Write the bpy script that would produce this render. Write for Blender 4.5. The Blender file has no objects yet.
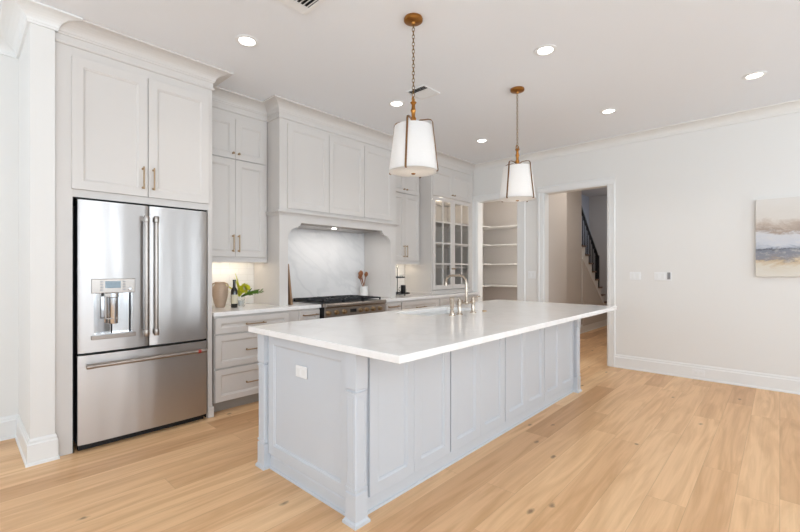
import bpy, bmesh, math, random
from mathutils import Vector, Matrix
random.seed(7)
SC = bpy.context.scene
COL = SC.collection
PI = math.pi

# ------------------------------------------------------------------ camera
F_PX, YAW, CY, CAM_H = 411.5, 42.7, 268.9, 1.298
cam_d = bpy.data.cameras.new('camera')
cam = bpy.data.objects.new('camera', cam_d); COL.objects.link(cam)
cam.location = (0, 0, CAM_H)
cam.rotation_euler = (PI/2, 0, math.radians(YAW - 90))
cam_d.sensor_fit = 'HORIZONTAL'; cam_d.sensor_width = 36
cam_d.lens = F_PX/800*36
cam_d.shift_y = (CY - 266)/800
cam_d.clip_start = 0.05
SC.camera = cam
SC.view_settings.view_transform = 'Standard'
SC.view_settings.look = 'None'
SC.view_settings.gamma = 1
SC.view_settings.use_curve_mapping = False
SC.view_settings.exposure = 0.42

# ------------------------------------------------------------------ world + daylight
W = bpy.data.worlds.new('sky'); SC.world = W; W.use_nodes = True
wb = W.node_tree.nodes['Background']; wb.inputs[0].default_value = (.72, .85, 1, 1); wb.inputs[1].default_value = 1.0

def area(name, loc, direction, sx, sy, power, color, parent=None):
    l = bpy.data.lights.new(name, 'AREA'); l.shape = 'RECTANGLE'; l.size = sx; l.size_y = sy
    l.energy = power; l.color = color
    o = bpy.data.objects.new(name, l); COL.objects.link(o)
    o.rotation_euler = Vector(direction).to_track_quat('-Z', 'Y').to_euler()
    if parent is not None:
        o.parent = parent; o.location = Vector(loc) - Vector(parent.location)
    else:
        o.location = loc
    return o

SOUTH = ((-2.6, 1.7), (-.3, 1.7), (1.95, 1.8), (4.85, .95))
COOL = (.77, .885, 1.0); NEUT = (.85, .93, 1.0); WARM = (1, .88, .72)
WEST_W, SOUTH_W = 30, 66
# daylight through the windows of the open living side (west and south of the camera)
for i, yy in enumerate((-3.0, -.9, 1.2, 3.1)):
    area('daylight_west', (-4.12, yy, 1.6), (1, 0, 1.6), 1.5, 2.2, WEST_W, COOL)
for xx, ww in SOUTH:
    area('daylight_south', (xx, -4.62, 1.6), (0, 1, 1.6), ww, 2.2, SOUTH_W*ww/1.6, NEUT)
DOWN_W = 10

# ------------------------------------------------------------------ materials
def srgb(r, g, b):
    f = lambda c: ((c/255+.055)/1.055)**2.4 if c/255 > .04045 else c/255/12.92
    return (f(r), f(g), f(b), 1)
def mat(name, color, rough=.5, metal=0, spec=.5, coat=0, bump=0, bscale=40, var=0, bstretch=(1, 1, 1)):
    m = bpy.data.materials.new(name); m.use_nodes = True
    nt = m.node_tree; n = nt.nodes; b = n['Principled BSDF']
    b.inputs['Roughness'].default_value = rough; b.inputs['Metallic'].default_value = metal
    b.inputs['Specular IOR Level'].default_value = spec; b.inputs['Coat Weight'].default_value = coat
    tc = n.new('ShaderNodeTexCoord'); mp = n.new('ShaderNodeMapping'); mp.inputs['Scale'].default_value = bstretch
    nz = n.new('ShaderNodeTexNoise'); nz.inputs['Scale'].default_value = bscale; nz.inputs['Detail'].default_value = 3
    nt.links.new(tc.outputs['Object'], mp.inputs[0]); nt.links.new(mp.outputs[0], nz.inputs['Vector'])
    mx = n.new('ShaderNodeMix'); mx.data_type = 'RGBA'
    c2 = tuple(max(0, c*(1-var)) for c in color[:3]) + (1,)
    mx.inputs[6].default_value = color; mx.inputs[7].default_value = c2
    nt.links.new(nz.outputs['Fac'], mx.inputs[0]); nt.links.new(mx.outputs[2], b.inputs['Base Color'])
    if bump:
        bp = n.new('ShaderNodeBump'); bp.inputs['Strength'].default_value = bump; bp.inputs['Distance'].default_value = .01
        nt.links.new(nz.outputs['Fac'], bp.inputs['Height']); nt.links.new(bp.outputs[0], b.inputs['Normal'])
    return m
M = {}
M['wall'] = mat('wall_paint', srgb(236, 234, 230), .6, var=.01, bump=.02, bscale=200)
M['ceil'] = mat('ceiling_paint', srgb(243, 245, 248), .8, var=.01)
M['trim'] = mat('trim_paint', srgb(240, 240, 238), .35, var=.01)
M['cab'] = mat('cabinet_paint', srgb(219, 214, 209), .38, var=.01)
M['isl'] = mat('island_paint', srgb(208, 212, 217), .38, var=.01)
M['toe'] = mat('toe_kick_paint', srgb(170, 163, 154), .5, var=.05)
M['gap'] = mat('black_and_gap_shade', srgb(14, 14, 15), .6, var=.1)  # near-black for dark parts and for shade painted into gaps
M['black'] = mat('black_enamel', srgb(22, 22, 24), .35, var=.2)
M['iron'] = mat('cast_iron', srgb(30, 33, 38), .5, var=.3, bump=.3, bscale=90)
M['brass'] = mat('aged_brass', srgb(176, 122, 62), .32, 1, var=.25, bscale=18)
M['pull'] = mat('champagne_bronze', srgb(176, 150, 118), .33, 1, var=.15, bscale=18)
M['nickel'] = mat('champagne_nickel', srgb(188, 174, 158), .22, 1, var=.1)
M['chrome'] = mat('chrome', srgb(215, 215, 216), .15, 1, var=.05)
M['taupe'] = mat('hall_paint_shaded', srgb(214, 208, 202), .6, var=.02)  # wall paint with pantry and hall shade put into its colour
M['blue'] = mat('stairwell_paint', srgb(186, 190, 200), .6, var=.02)
M['plastic'] = mat('white_plastic', srgb(243, 243, 242), .3, var=.01)
M['grey'] = mat('grey_plastic', srgb(140, 140, 142), .4, var=.1)
M['sink'] = mat('white_fireclay', srgb(244, 244, 242), .12, var=.01)
M['ceramic'] = mat('stoneware', srgb(236, 234, 230), .3, var=.03)
M['clay'] = mat('blush_stoneware', srgb(203, 176, 152), .45, var=.18, bump=.25, bscale=14, bstretch=(1, 1, 7))
M['cork'] = mat('wood_ring', srgb(190, 150, 112), .6, var=.3)
M['wood'] = mat('utensil_wood', srgb(150, 92, 52), .5, var=.35, bscale=30, bstretch=(6, 6, .6))
M['board'] = mat('board_wood', srgb(168, 132, 100), .5, var=.35, bscale=22, bstretch=(6, 1, .6))
M['leaf'] = mat('leaf_green', srgb(92, 132, 36), .45, var=.45, bscale=30)
M['lime'] = mat('lime_foliage', srgb(222, 220, 40), .45, var=.3, bscale=30)
M['label'] = mat('paper_label', srgb(225, 216, 190), .6, var=.1)
M['paintred'] = mat('red_badge', srgb(170, 52, 40), .4, var=.1)
M['treads'] = mat('stair_tread_wood', srgb(122, 96, 76), .4, var=.3, bscale=12, bstretch=(1, 6, 1))
M['carpet'] = mat('bounce_carpet', srgb(232, 230, 227), .95, var=.06, bump=.2, bscale=120)
M['strap'] = mat('dark_bronze', srgb(142, 108, 76), .38, 1, var=.15, bscale=18)
M['chainm'] = mat('antique_chain', srgb(140, 112, 72), .4, 1, var=.2)
M['shelf'] = mat('shelf_paint', srgb(238, 236, 232), .4, var=.01)
M['linen'] = mat('linen', srgb(240, 237, 232), .9, var=.03, bump=.1, bscale=150)
M['screen'] = mat('lcd', srgb(140, 160, 172), .15, var=.15, bscale=60)

def glass(name, color, rough=.02, bottle=False):
    m = mat(name, color, rough, var=.02); b = m.node_tree.nodes['Principled BSDF']
    b.inputs['Transmission Weight'].default_value = 1; b.inputs['IOR'].default_value = 1.45
    return m
M['glass'] = glass('jar_glass', (.95, .97, .96, 1))
M['bottle'] = mat('dark_bottle_glass', srgb(24, 22, 16), .08, var=.1, coat=.5)
def pane():
    m = bpy.data.materials.new('cabinet_pane'); m.use_nodes = True; nt = m.node_tree; n = nt.nodes
    for x in list(n): n.remove(x)
    o = n.new('ShaderNodeOutputMaterial'); mx = n.new('ShaderNodeMixShader')
    t = n.new('ShaderNodeBsdfTransparent'); t.inputs[0].default_value = (.95, .95, .945, 1)
    g = n.new('ShaderNodeBsdfGlossy'); g.inputs['Roughness'].default_value = .02
    fr = n.new('ShaderNodeLayerWeight'); fr.inputs[0].default_value = .12; mr = n.new('ShaderNodeMapRange'); mr.inputs[3].default_value = .02; mr.inputs[4].default_value = .5
    nt.links.new(fr.outputs['Facing'], mr.inputs[0]); nt.links.new(mr.outputs[0], mx.inputs[0]); nt.links.new(t.outputs[0], mx.inputs[1]); nt.links.new(g.outputs[0], mx.inputs[2])
    nt.links.new(mx.outputs[0], o.inputs[0]); return m
M['pane'] = pane()

def emis(name, color, strength):
    m = mat(name, color, .5); b = m.node_tree.nodes['Principled BSDF']
    b.inputs['Emission Color'].default_value = color; b.inputs['Emission Strength'].default_value = strength
    return m
M['lens'] = emis('lamp_lens', (1, .95, .88, 1), 6)
M['led'] = emis('led_strip', (1, .86, .68, 1), 5)

def shade_mat(name='lamp_shade_linen', tr=.38):
    m = bpy.data.materials.new(name); m.use_nodes = True; nt = m.node_tree; n = nt.nodes
    for x in list(n): n.remove(x)
    o = n.new('ShaderNodeOutputMaterial'); mx = n.new('ShaderNodeMixShader'); mx.inputs[0].default_value = tr
    tc = n.new('ShaderNodeTexCoord'); nz = n.new('ShaderNodeTexNoise'); nz.inputs['Scale'].default_value = 120
    cr = n.new('ShaderNodeMapRange'); cr.inputs[3].default_value = .84; cr.inputs[4].default_value = .90
    cc = n.new('ShaderNodeCombineColor')
    nt.links.new(tc.outputs['Object'], nz.inputs['Vector']); nt.links.new(nz.outputs['Fac'], cr.inputs[0])
    for k in range(3): nt.links.new(cr.outputs[0], cc.inputs[k])
    d = n.new('ShaderNodeBsdfDiffuse'); t = n.new('ShaderNodeBsdfTranslucent')
    nt.links.new(cc.outputs[0], d.inputs[0]); t.inputs[0].default_value = (.9, .87, .83, 1)
    nt.links.new(d.outputs[0], mx.inputs[1]); nt.links.new(t.outputs[0], mx.inputs[2]); nt.links.new(mx.outputs[0], o.inputs[0])
    return m
M['shade'] = shade_mat(); M['diff'] = shade_mat('lamp_diffuser', .75)

def steel_mat():
    m = bpy.data.materials.new('brushed_stainless'); m.use_nodes = True; nt = m.node_tree; n = nt.nodes; L = nt.links.new
    b = n['Principled BSDF']; b.inputs['Metallic'].default_value = 1; b.inputs['Roughness'].default_value = .24
    b.inputs['Base Color'].default_value = srgb(192, 189, 187)
    b.inputs['Anisotropic'].default_value = .75; b.inputs['Anisotropic Rotation'].default_value = .25
    tg = n.new('ShaderNodeTangent'); tg.direction_type = 'RADIAL'; tg.axis = 'Z'; L(tg.outputs[0], b.inputs['Tangent'])
    tc = n.new('ShaderNodeTexCoord')
    mp = n.new('ShaderNodeMapping'); mp.inputs['Scale'].default_value = (3.2, 1, .45)
    nz = n.new('ShaderNodeTexNoise'); nz.inputs['Scale'].default_value = 1.6; nz.inputs['Detail'].default_value = 1
    b1 = n.new('ShaderNodeBump'); b1.inputs['Strength'].default_value = .35; b1.inputs['Distance'].default_value = .02
    mp2 = n.new('ShaderNodeMapping'); mp2.inputs['Scale'].default_value = (2, 2, 500)
    nz2 = n.new('ShaderNodeTexNoise'); nz2.inputs['Scale'].default_value = 1.5
    mr = n.new('ShaderNodeMapRange'); mr.inputs[3].default_value = .25; mr.inputs[4].default_value = .36
    L(tc.outputs['Object'], mp.inputs[0]); L(mp.outputs[0], nz.inputs['Vector']); L(nz.outputs['Fac'], b1.inputs['Height']); L(b1.outputs[0], b.inputs['Normal'])
    L(tc.outputs['Object'], mp2.inputs[0]); L(mp2.outputs[0], nz2.inputs['Vector']); L(nz2.outputs['Fac'], mr.inputs[0]); L(mr.outputs[0], b.inputs['Roughness'])
    return m
M['steel'] = steel_mat()
M['steel2'] = mat('satin_steel', srgb(168, 160, 153), .28, 1, var=.1)

def marble_mat(name, base, vein, amount, scale, rough, angle):
    m = bpy.data.materials.new(name); m.use_nodes = True; nt = m.node_tree; n = nt.nodes; L = nt.links.new
    b = n['Principled BSDF']; b.inputs['Roughness'].default_value = rough
    tc = n.new('ShaderNodeTexCoord'); mp = n.new('ShaderNodeMapping'); mp.inputs['Rotation'].default_value = angle
    nz = n.new('ShaderNodeTexNoise'); nz.inputs['Scale'].default_value = scale; nz.inputs['Detail'].default_value = 8; nz.inputs['Distortion'].default_value = .5; b.inputs['Specular IOR Level'].default_value = .38
    mp2 = n.new('ShaderNodeMapping'); mp2.inputs['Scale'].default_value = (1, 1, .35)
    sb = n.new('ShaderNodeMath'); sb.operation = 'SUBTRACT'; sb.inputs[1].default_value = .5
    ab = n.new('ShaderNodeMath'); ab.operation = 'ABSOLUTE'
    cr = n.new('ShaderNodeMapRange'); cr.inputs[1].default_value = 0; cr.inputs[2].default_value = .07; cr.inputs[3].default_value = amount; cr.inputs[4].default_value = 0
    n2 = n.new('ShaderNodeTexNoise'); n2.inputs['Scale'].default_value = scale*.7; n2.inputs['Detail'].default_value = 4
    ml = n.new('ShaderNodeMath'); ml.operation = 'MULTIPLY'
    ad = n.new('ShaderNodeMath'); ad.operation = 'MULTIPLY_ADD'; ad.inputs[1].default_value = amount*.35
    mx = n.new('ShaderNodeMix'); mx.data_type = 'RGBA'; mx.inputs[6].default_value = base; mx.inputs[7].default_value = vein
    L(tc.outputs['Object'], mp.inputs[0]); L(mp.outputs[0], mp2.inputs[0]); L(mp2.outputs[0], nz.inputs['Vector']); L(mp2.outputs[0], n2.inputs['Vector'])
    L(nz.outputs['Fac'], sb.inputs[0]); L(sb.outputs[0], ab.inputs[0]); L(ab.outputs[0], cr.inputs[0])
    L(cr.outputs[0], ml.inputs[0]); L(n2.outputs['Fac'], ml.inputs[1]); L(n2.outputs['Fac'], ad.inputs[0]); L(ml.outputs[0], ad.inputs[2])
    L(ad.outputs[0], mx.inputs[0]); L(mx.outputs[2], b.inputs['Base Color'])
    return m
M['quartz'] = marble_mat('white_quartz', srgb(250, 248, 246), srgb(214, 208, 202), .26, 4.5, .14, (.2, .3, .6))
M['marble'] = marble_mat('marble_slab', srgb(236, 235, 234), srgb(176, 178, 181), .34, 4.6, .2, (0, math.radians(50), 0))

def tile_mat():
    m = bpy.data.materials.new('gloss_tile'); m.use_nodes = True; nt = m.node_tree; n = nt.nodes; L = nt.links.new
    b = n['Principled BSDF']; b.inputs['Roughness'].default_value = .2
    tc = n.new('ShaderNodeTexCoord'); mp = n.new('ShaderNodeMapping'); mp.inputs['Rotation'].default_value = (PI/2, 0, 0)
    br = n.new('ShaderNodeTexBrick'); br.inputs['Scale'].default_value = 1; br.inputs['Brick Width'].default_value = .2; br.inputs['Row Height'].default_value = .065
    br.inputs['Mortar Size'].default_value = .0018; br.inputs['Color1'].default_value = srgb(238, 235, 230); br.inputs['Color2'].default_value = srgb(234, 231, 226); br.inputs['Mortar'].default_value = srgb(222, 218, 211)
    L(tc.outputs['Object'], mp.inputs[0]); L(mp.outputs[0], br.inputs['Vector']); L(br.outputs['Color'], b.inputs['Base Color'])
    return m
M['tile'] = tile_mat()

def floor_mat():
    m = bpy.data.materials.new('oak_planks'); m.use_nodes = True; nt = m.node_tree; n = nt.nodes; L = nt.links.new
    b = n['Principled BSDF']
    def math_(op, a=None, bb=None, c=None):
        x = n.new('ShaderNodeMath'); x.operation = op
        for i, v in enumerate((a, bb, c)):
            if v is None: continue
            if isinstance(v, (int, float)): x.inputs[i].default_value = v
            else: L(v, x.inputs[i])
        return x.outputs[0]
    tc = n.new('ShaderNodeTexCoord'); sp = n.new('ShaderNodeSeparateXYZ'); L(tc.outputs['Object'], sp.inputs[0])
    WD, LN = .187, 1.75
    yy = math_('DIVIDE', sp.outputs['Y'], WD); row = math_('FLOOR', yy); fy = math_('FRACT', yy)
    wn = n.new('ShaderNodeTexWhiteNoise'); wn.noise_dimensions = '1D'; L(row, wn.inputs['W'])
    xx = math_('ADD', math_('DIVIDE', sp.outputs['X'], LN), math_('MULTIPLY', wn.outputs['Value'], 7.3))
    cl = math_('FLOOR', xx); fx = math_('FRACT', xx)
    cv = n.new('ShaderNodeCombineXYZ'); L(row, cv.inputs[0]); L(cl, cv.inputs[1])
    w2 = n.new('ShaderNodeTexWhiteNoise'); w2.noise_dimensions = '3D'; L(cv.outputs[0], w2.inputs['Vector'])
    # grain coordinates shift per plank
    cx = n.new('ShaderNodeCombineXYZ')
    L(math_('MULTIPLY_ADD', w2.outputs['Value'], 40, sp.outputs['X']), cx.inputs[0]); L(sp.outputs['Y'], cx.inputs[1]); L(math_('MULTIPLY', w2.outputs['Value'], 13), cx.inputs[2])
    mp = n.new('ShaderNodeMapping'); mp.inputs['Scale'].default_value = (.9, 9, 1); L(cx.outputs[0], mp.inputs[0])
    g1 = n.new('ShaderNodeTexNoise'); g1.inputs['Scale'].default_value = 1.2; g1.inputs['Detail'].default_value = 4; g1.inputs['Distortion'].default_value = 1.6; L(mp.outputs[0], g1.inputs['Vector'])
    mp3 = n.new('ShaderNodeMapping'); mp3.inputs['Scale'].default_value = (1.6, 90, 1); L(cx.outputs[0], mp3.inputs[0])
    g2 = n.new('ShaderNodeTexNoise'); g2.inputs['Scale'].default_value = 1; g2.inputs['Detail'].default_value = 3; L(mp3.outputs[0], g2.inputs['Vector'])
    ramp = n.new('ShaderNodeValToRGB'); e = ramp.color_ramp.elements
    e[0].position = 0; e[0].color = srgb(212, 164, 118); e[1].position = 1; e[1].color = srgb(246, 206, 160)
    q = ramp.color_ramp.elements.new(.16); q.color = srgb(231, 186, 139); q = ramp.color_ramp.elements.new(.75); q.color = srgb(240, 197, 150)
    L(w2.outputs['Value'], ramp.inputs[0])
    mx = n.new('ShaderNodeMix'); mx.data_type = 'RGBA'; mx.blend_type = 'MULTIPLY'
    L(ramp.outputs[0], mx.inputs[6]); gr = n.new('ShaderNodeValToRGB'); ge = gr.color_ramp.elements
    ge[0].position = .34; ge[0].color = (.80, .72, .63, 1); ge[1].position = .62; ge[1].color = (1.03, 1.03, 1.03, 1)
    L(g1.outputs['Fac'], gr.inputs[0]); L(gr.outputs[0], mx.inputs[7]); mx.inputs[0].default_value = .75
    mx2 = n.new('ShaderNodeMix'); mx2.data_type = 'RGBA'; mx2.blend_type = 'MULTIPLY'; mx2.inputs[0].default_value = .5
    g3 = n.new('ShaderNodeValToRGB'); g3.color_ramp.elements[0].position = .35; g3.color_ramp.elements[0].color = (.90, .88, .85, 1); g3.color_ramp.elements[1].position = .6
    L(g2.outputs['Fac'], g3.inputs[0]); L(mx.outputs[2], mx2.inputs[6]); L(g3.outputs[0], mx2.inputs[7])
    # knots
    mk = n.new('ShaderNodeMapping'); mk.inputs['Scale'].default_value = (1.5, 3.2, 1); L(cx.outputs[0], mk.inputs[0])
    vo = n.new('ShaderNodeTexVoronoi'); vo.voronoi_dimensions = '2D'; vo.inputs['Scale'].default_value = 1; L(mk.outputs[0], vo.inputs['Vector'])
    sc = n.new('ShaderNodeSeparateColor'); L(vo.outputs['Color'], sc.inputs[0])
    on = math_('GREATER_THAN', sc.outputs[0], .62)
    kn = n.new('ShaderNodeMapRange'); kn.inputs[1].default_value = .012; kn.inputs[2].default_value = .055; kn.inputs[3].default_value = 1; kn.inputs[4].default_value = 0
    jz = n.new('ShaderNodeTexNoise'); jz.inputs['Scale'].default_value = 30; L(cx.outputs[0], jz.inputs['Vector'])
    L(math_('ADD', vo.outputs['Distance'], math_('MULTIPLY', math_('SUBTRACT', jz.outputs['Fac'], .5), .07)), kn.inputs[0])
    kf = math_('MULTIPLY', math_('MULTIPLY', kn.outputs[0], on), .7)
    mx3 = n.new('ShaderNodeMix'); mx3.data_type = 'RGBA'; L(kf, mx3.inputs[0]); L(mx2.outputs[2], mx3.inputs[6]); mx3.inputs[7].default_value = srgb(92, 62, 40)
    # joints
    jy = math_('LESS_THAN', math_('MINIMUM', fy, math_('SUBTRACT', 1, fy)), .008)
    jx = math_('LESS_THAN', math_('MINIMUM', fx, math_('SUBTRACT', 1, fx)), .0009)
    jj = math_('MAXIMUM', jy, jx)
    mx4 = n.new('ShaderNodeMix'); mx4.data_type = 'RGBA'; L(math_('MULTIPLY', jj, .28), mx4.inputs[0]); L(mx3.outputs[2], mx4.inputs[6]); mx4.inputs[7].default_value = srgb(140, 104, 72)
    L(mx4.outputs[2], b.inputs['Base Color'])
    b.inputs['Roughness'].default_value = .42
    bp = n.new('ShaderNodeBump'); bp.inputs['Strength'].default_value = .12; bp.inputs['Distance'].default_value = .004; L(math_('SUBTRACT', g2.outputs['Fac'], jj), bp.inputs['Height']); L(bp.outputs[0], b.inputs['Normal'])
    return m
M['floor'] = floor_mat()

def painting_mat():
    m = bpy.data.materials.new('abstract_landscape'); m.use_nodes = True; nt = m.node_tree; n = nt.nodes; L = nt.links.new
    b = n['Principled BSDF']; b.inputs['Roughness'].default_value = .6
    tc = n.new('ShaderNodeTexCoord'); sp = n.new('ShaderNodeSeparateXYZ'); L(tc.outputs['Object'], sp.inputs[0])
    mp = n.new('ShaderNodeMapping'); mp.inputs['Scale'].default_value = (1, 1.5, 3.4); L(tc.outputs['Object'], mp.inputs[0])
    nz = n.new('ShaderNodeTexNoise'); nz.inputs['Scale'].default_value = 2.6; nz.inputs['Detail'].default_value = 9; nz.inputs['Roughness'].default_value = .72; nz.inputs['Distortion'].default_value = .6; L(mp.outputs[0], nz.inputs['Vector'])
    ad = n.new('ShaderNodeMath'); ad.operation = 'MULTIPLY_ADD'; ad.inputs[1].default_value = .34; L(nz.outputs['Fac'], ad.inputs[0])
    mr = n.new('ShaderNodeMath'); mr.operation = 'MULTIPLY_ADD'; mr.inputs[1].default_value = 1/.83; mr.inputs[2].default_value = -.17; L(sp.outputs['Z'], mr.inputs[0]); L(mr.outputs[0], ad.inputs[2])
    r = n.new('ShaderNodeValToRGB'); e = r.color_ramp.elements
    stops = [(0, (226, 220, 208)), (.14, (222, 214, 198)), (.2, (206, 184, 150)), (.235, (150, 142, 140)), (.28, (140, 142, 150)), (.335, (128, 132, 142)), (.345, (78, 82, 92)), (.37, (172, 178, 190)), (.42, (206, 209, 216)), (.53, (214, 214, 217)), (.575, (170, 154, 142)), (.66, (192, 176, 162)), (.75, (222, 216, 208)), (1, (228, 224, 218))]
    e[0].position = 0; e[0].color = srgb(*stops[0][1]); e[1].position = 1; e[1].color = srgb(*stops[-1][1])
    for p_, c_ in stops[1:-1]:
        q = r.color_ramp.elements.new(p_); q.color = srgb(*c_)
    L(ad.outputs[0], r.inputs[0])
    n3 = n.new('ShaderNodeTexNoise'); n3.inputs['Scale'].default_value = 9; n3.inputs['Detail'].default_value = 8; n3.inputs['Roughness'].default_value = .8; L(mp.outputs[0], n3.inputs['Vector'])
    m3 = n.new('ShaderNodeMapRange'); m3.inputs[1].default_value = .5; m3.inputs[2].default_value = .7; m3.inputs[3].default_value = 0; m3.inputs[4].default_value = .6; L(n3.outputs['Fac'], m3.inputs[0])
    mx = n.new('ShaderNodeMix'); mx.data_type = 'RGBA'; L(m3.outputs[0], mx.inputs[0]); L(r.outputs[0], mx.inputs[6]); mx.inputs[7].default_value = srgb(226, 221, 214)
    L(mx.outputs[2], b.inputs['Base Color'])
    return m
M['art'] = painting_mat()

# ------------------------------------------------------------------ mesh helpers (coordinates given in world space)
class MB:
    def __init__(s): s.bm = bmesh.new()
    def box(s, x0, x1, y0, y1, z0, z1):
        x0, x1 = sorted((x0, x1)); y0, y1 = sorted((y0, y1)); z0, z1 = sorted((z0, z1))
        v = [s.bm.verts.new(p) for p in ((x0,y0,z0),(x1,y0,z0),(x1,y1,z0),(x0,y1,z0),(x0,y0,z1),(x1,y0,z1),(x1,y1,z1),(x0,y1,z1))]
        for f in ((0,3,2,1),(4,5,6,7),(0,1,5,4),(1,2,6,5),(2,3,7,6),(3,0,4,7)): s.bm.faces.new([v[i] for i in f])
        return s
    def prism(s, pts, a0, a1, fn):
        """pts: 2d outline, extruded a0..a1; fn(p, a) -> xyz"""
        A = [s.bm.verts.new(fn(p, a0)) for p in pts]; B = [s.bm.verts.new(fn(p, a1)) for p in pts]
        s.bm.faces.new(A); s.bm.faces.new(B[::-1]); k = len(pts)
        for i in range(k): s.bm.faces.new([A[i], B[i], B[(i+1)%k], A[(i+1)%k]])
        return s
    def lathe(s, prof, cx, cy, seg=32, axis='z', cz=0):
        """prof: (r, h) list; open ends are capped when r>0"""
        rings = []
        for r, h in prof:
            ring = []
            for i in range(seg):
                t = 2*PI*i/seg; a, b = r*math.cos(t), r*math.sin(t)
                p = {'z': (cx+a, cy+b, h), 'y': (cx+a, h, cz+b), 'x': (h, cy+a, cz+b)}[axis]
                ring.append(s.bm.verts.new(p))
            rings.append(ring)
        for A, B in zip(rings, rings[1:]):
            for i in range(seg): s.bm.faces.new([A[i], A[(i+1)%seg], B[(i+1)%seg], B[i]])
        for R, q in ((rings[0], 0), (rings[-1], -1)):
            if prof[q][0] > 1e-5: s.bm.faces.new(R)
        bmesh.ops.remove_doubles(s.bm, verts=s.bm.verts, dist=1e-6)
        return s
    def tube(s, pts, r, seg=10, radii=None):
        pts = [Vector(p) for p in pts]; rings = []; up = None
        for i, p in enumerate(pts):
            a = pts[max(i-1, 0)]; b = pts[min(i+1, len(pts)-1)]; d = (b-a).normalized()
            if up is None:
                up = Vector((0,0,1)) if abs(d.z) < .9 else Vector((1,0,0))
            n1 = (up - d*up.dot(d)).normalized(); up = n1; n2 = d.cross(n1)
            rr = radii[i] if radii else r
            rings.append([s.bm.verts.new(p + n1*rr*math.cos(2*PI*k/seg) + n2*rr*math.sin(2*PI*k/seg)) for k in range(seg)])
        for A, B in zip(rings, rings[1:]):
            for i in range(seg): s.bm.faces.new([A[i], A[(i+1)%seg], B[(i+1)%seg], B[i]])
        s.bm.faces.new(rings[0][::-1]); s.bm.faces.new(rings[-1])
        return s
    def sweep(s, prof, path, fn):
        """prof (o,h): offset to the right of the travel direction and height; path 2d; mitred corners. fn(a,b,h)->xyz"""
        P = [Vector(p) for p in path]; rings = []
        for i, p in enumerate(P):
            ds = []
            if i > 0: ds.append((P[i]-P[i-1]).normalized())
            if i < len(P)-1: ds.append((P[i+1]-P[i]).normalized())
            ns = [Vector((d.y, -d.x)) for d in ds]
            if len(ns) == 2:
                m_ = (ns[0]+ns[1]); m_ = m_/(m_.length_squared/2)
            else: m_ = ns[0]
            rings.append([s.bm.verts.new(fn(p.x+m_.x*o, p.y+m_.y*o, h)) for o, h in prof])
        k = len(prof)
        for A, B in zip(rings, rings[1:]):
            for i in range(k): s.bm.faces.new([A[i], A[(i+1)%k], B[(i+1)%k], B[i]])
        s.bm.faces.new(rings[0][::-1]); s.bm.faces.new(rings[-1])
        return s
    def panel(s, org, U, N, w, h, th, rail=.062, rec=.012, railb=None):
        """shaker door: origin = lower corner on the BACK plane, U along width, N outwards"""
        org, U, N = Vector(org), Vector(U), Vector(N); Z = Vector((0,0,1)); rb = railb or rail
        def ring(i, ib, n): return [s.bm.verts.new(org + U*a + Z*b + N*n) for a, b in ((i, ib), (w-i, ib), (w-i, h-i), (i, h-i))]
        R = [ring(0, 0, 0), ring(0, 0, th-.0015), ring(.0015, .0015, th), ring(rail, rb, th), ring(rail+.002, rb+.002, th-.003), ring(rail+.010, rb+.010, th-.006), ring(rail+.014, rb+.014, th-rec)]
        for A, B in zip(R, R[1:]):
            for i in range(4): s.bm.faces.new([A[i], A[(i+1)%4], B[(i+1)%4], B[i]])
        s.bm.faces.new(R[-1]); s.bm.faces.new(R[0][::-1])
        return s

def root(name, loc, label=None, cat=None, group=None, kind=None):
    o = bpy.data.objects.new(name, None); o.location = loc; COL.objects.link(o); o.empty_display_size = .1
    meta(o, label, cat, group, kind); return o
def meta(o, label=None, cat=None, group=None, kind=None):
    if label: o['label'] = label
    if cat: o['category'] = cat
    if group: o['group'] = group
    if kind: o['kind'] = kind
    return o
ORG = {}
def obj(name, mb, m, parent=None, origin=None, smooth=False, bevel=0, label=None, cat=None, group=None, kind=None, seg=2):
    bm = mb.bm; bmesh.ops.recalc_face_normals(bm, faces=bm.faces)
    if parent is not None: org = ORG.get(parent.name, Vector(parent.location))
    else: org = Vector(origin) if origin is not None else Vector((0,0,0))
    bmesh.ops.translate(bm, verts=bm.verts, vec=-org)
    me = bpy.data.meshes.new(name); bm.to_mesh(me); bm.free()
    me.materials.append(M[m] if isinstance(m, str) else m)
    o = bpy.data.objects.new(name, me); COL.objects.link(o)
    if parent is not None: o.parent = parent
    else: o.location = org
    ORG[o.name] = org
    if smooth:
        for p in me.polygons: p.use_smooth = True
        me.set_sharp_from_angle(angle=math.radians(35))
    if bevel:
        b = o.modifiers.new('bevel', 'BEVEL'); b.width = bevel; b.segments = seg; b.limit_method = 'ANGLE'; b.angle_limit = math.radians(40)
    return meta(o, label, cat, group, kind)
def struct(name, mb, m, **k): return obj(name, mb, m, kind='structure', **k)
def copy_tree(o, loc=None, parent=None):
    c = o.copy(); COL.objects.link(c)
    if parent is not None: c.parent = parent
    if loc is not None: c.location = loc
    for ch in list(o.children): copy_tree(ch, None, c)
    return c
xy = lambda a, b, h: (a, b, h)

# ------------------------------------------------------------------ the setting
ZC = 3.02; YB = 4.34; XF = 5.94; YF = 3.66
struct('floor', MB().box(-4.2, 12.2, -1.8, 4.6, -.05, 0), 'floor')
struct('floor_living_bounce', MB().box(-4.2, 6.1, -4.7, -1.8, -.05, 0), 'carpet')  # unseen pale carpet, added to bounce neutral light up to the ceiling
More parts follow.
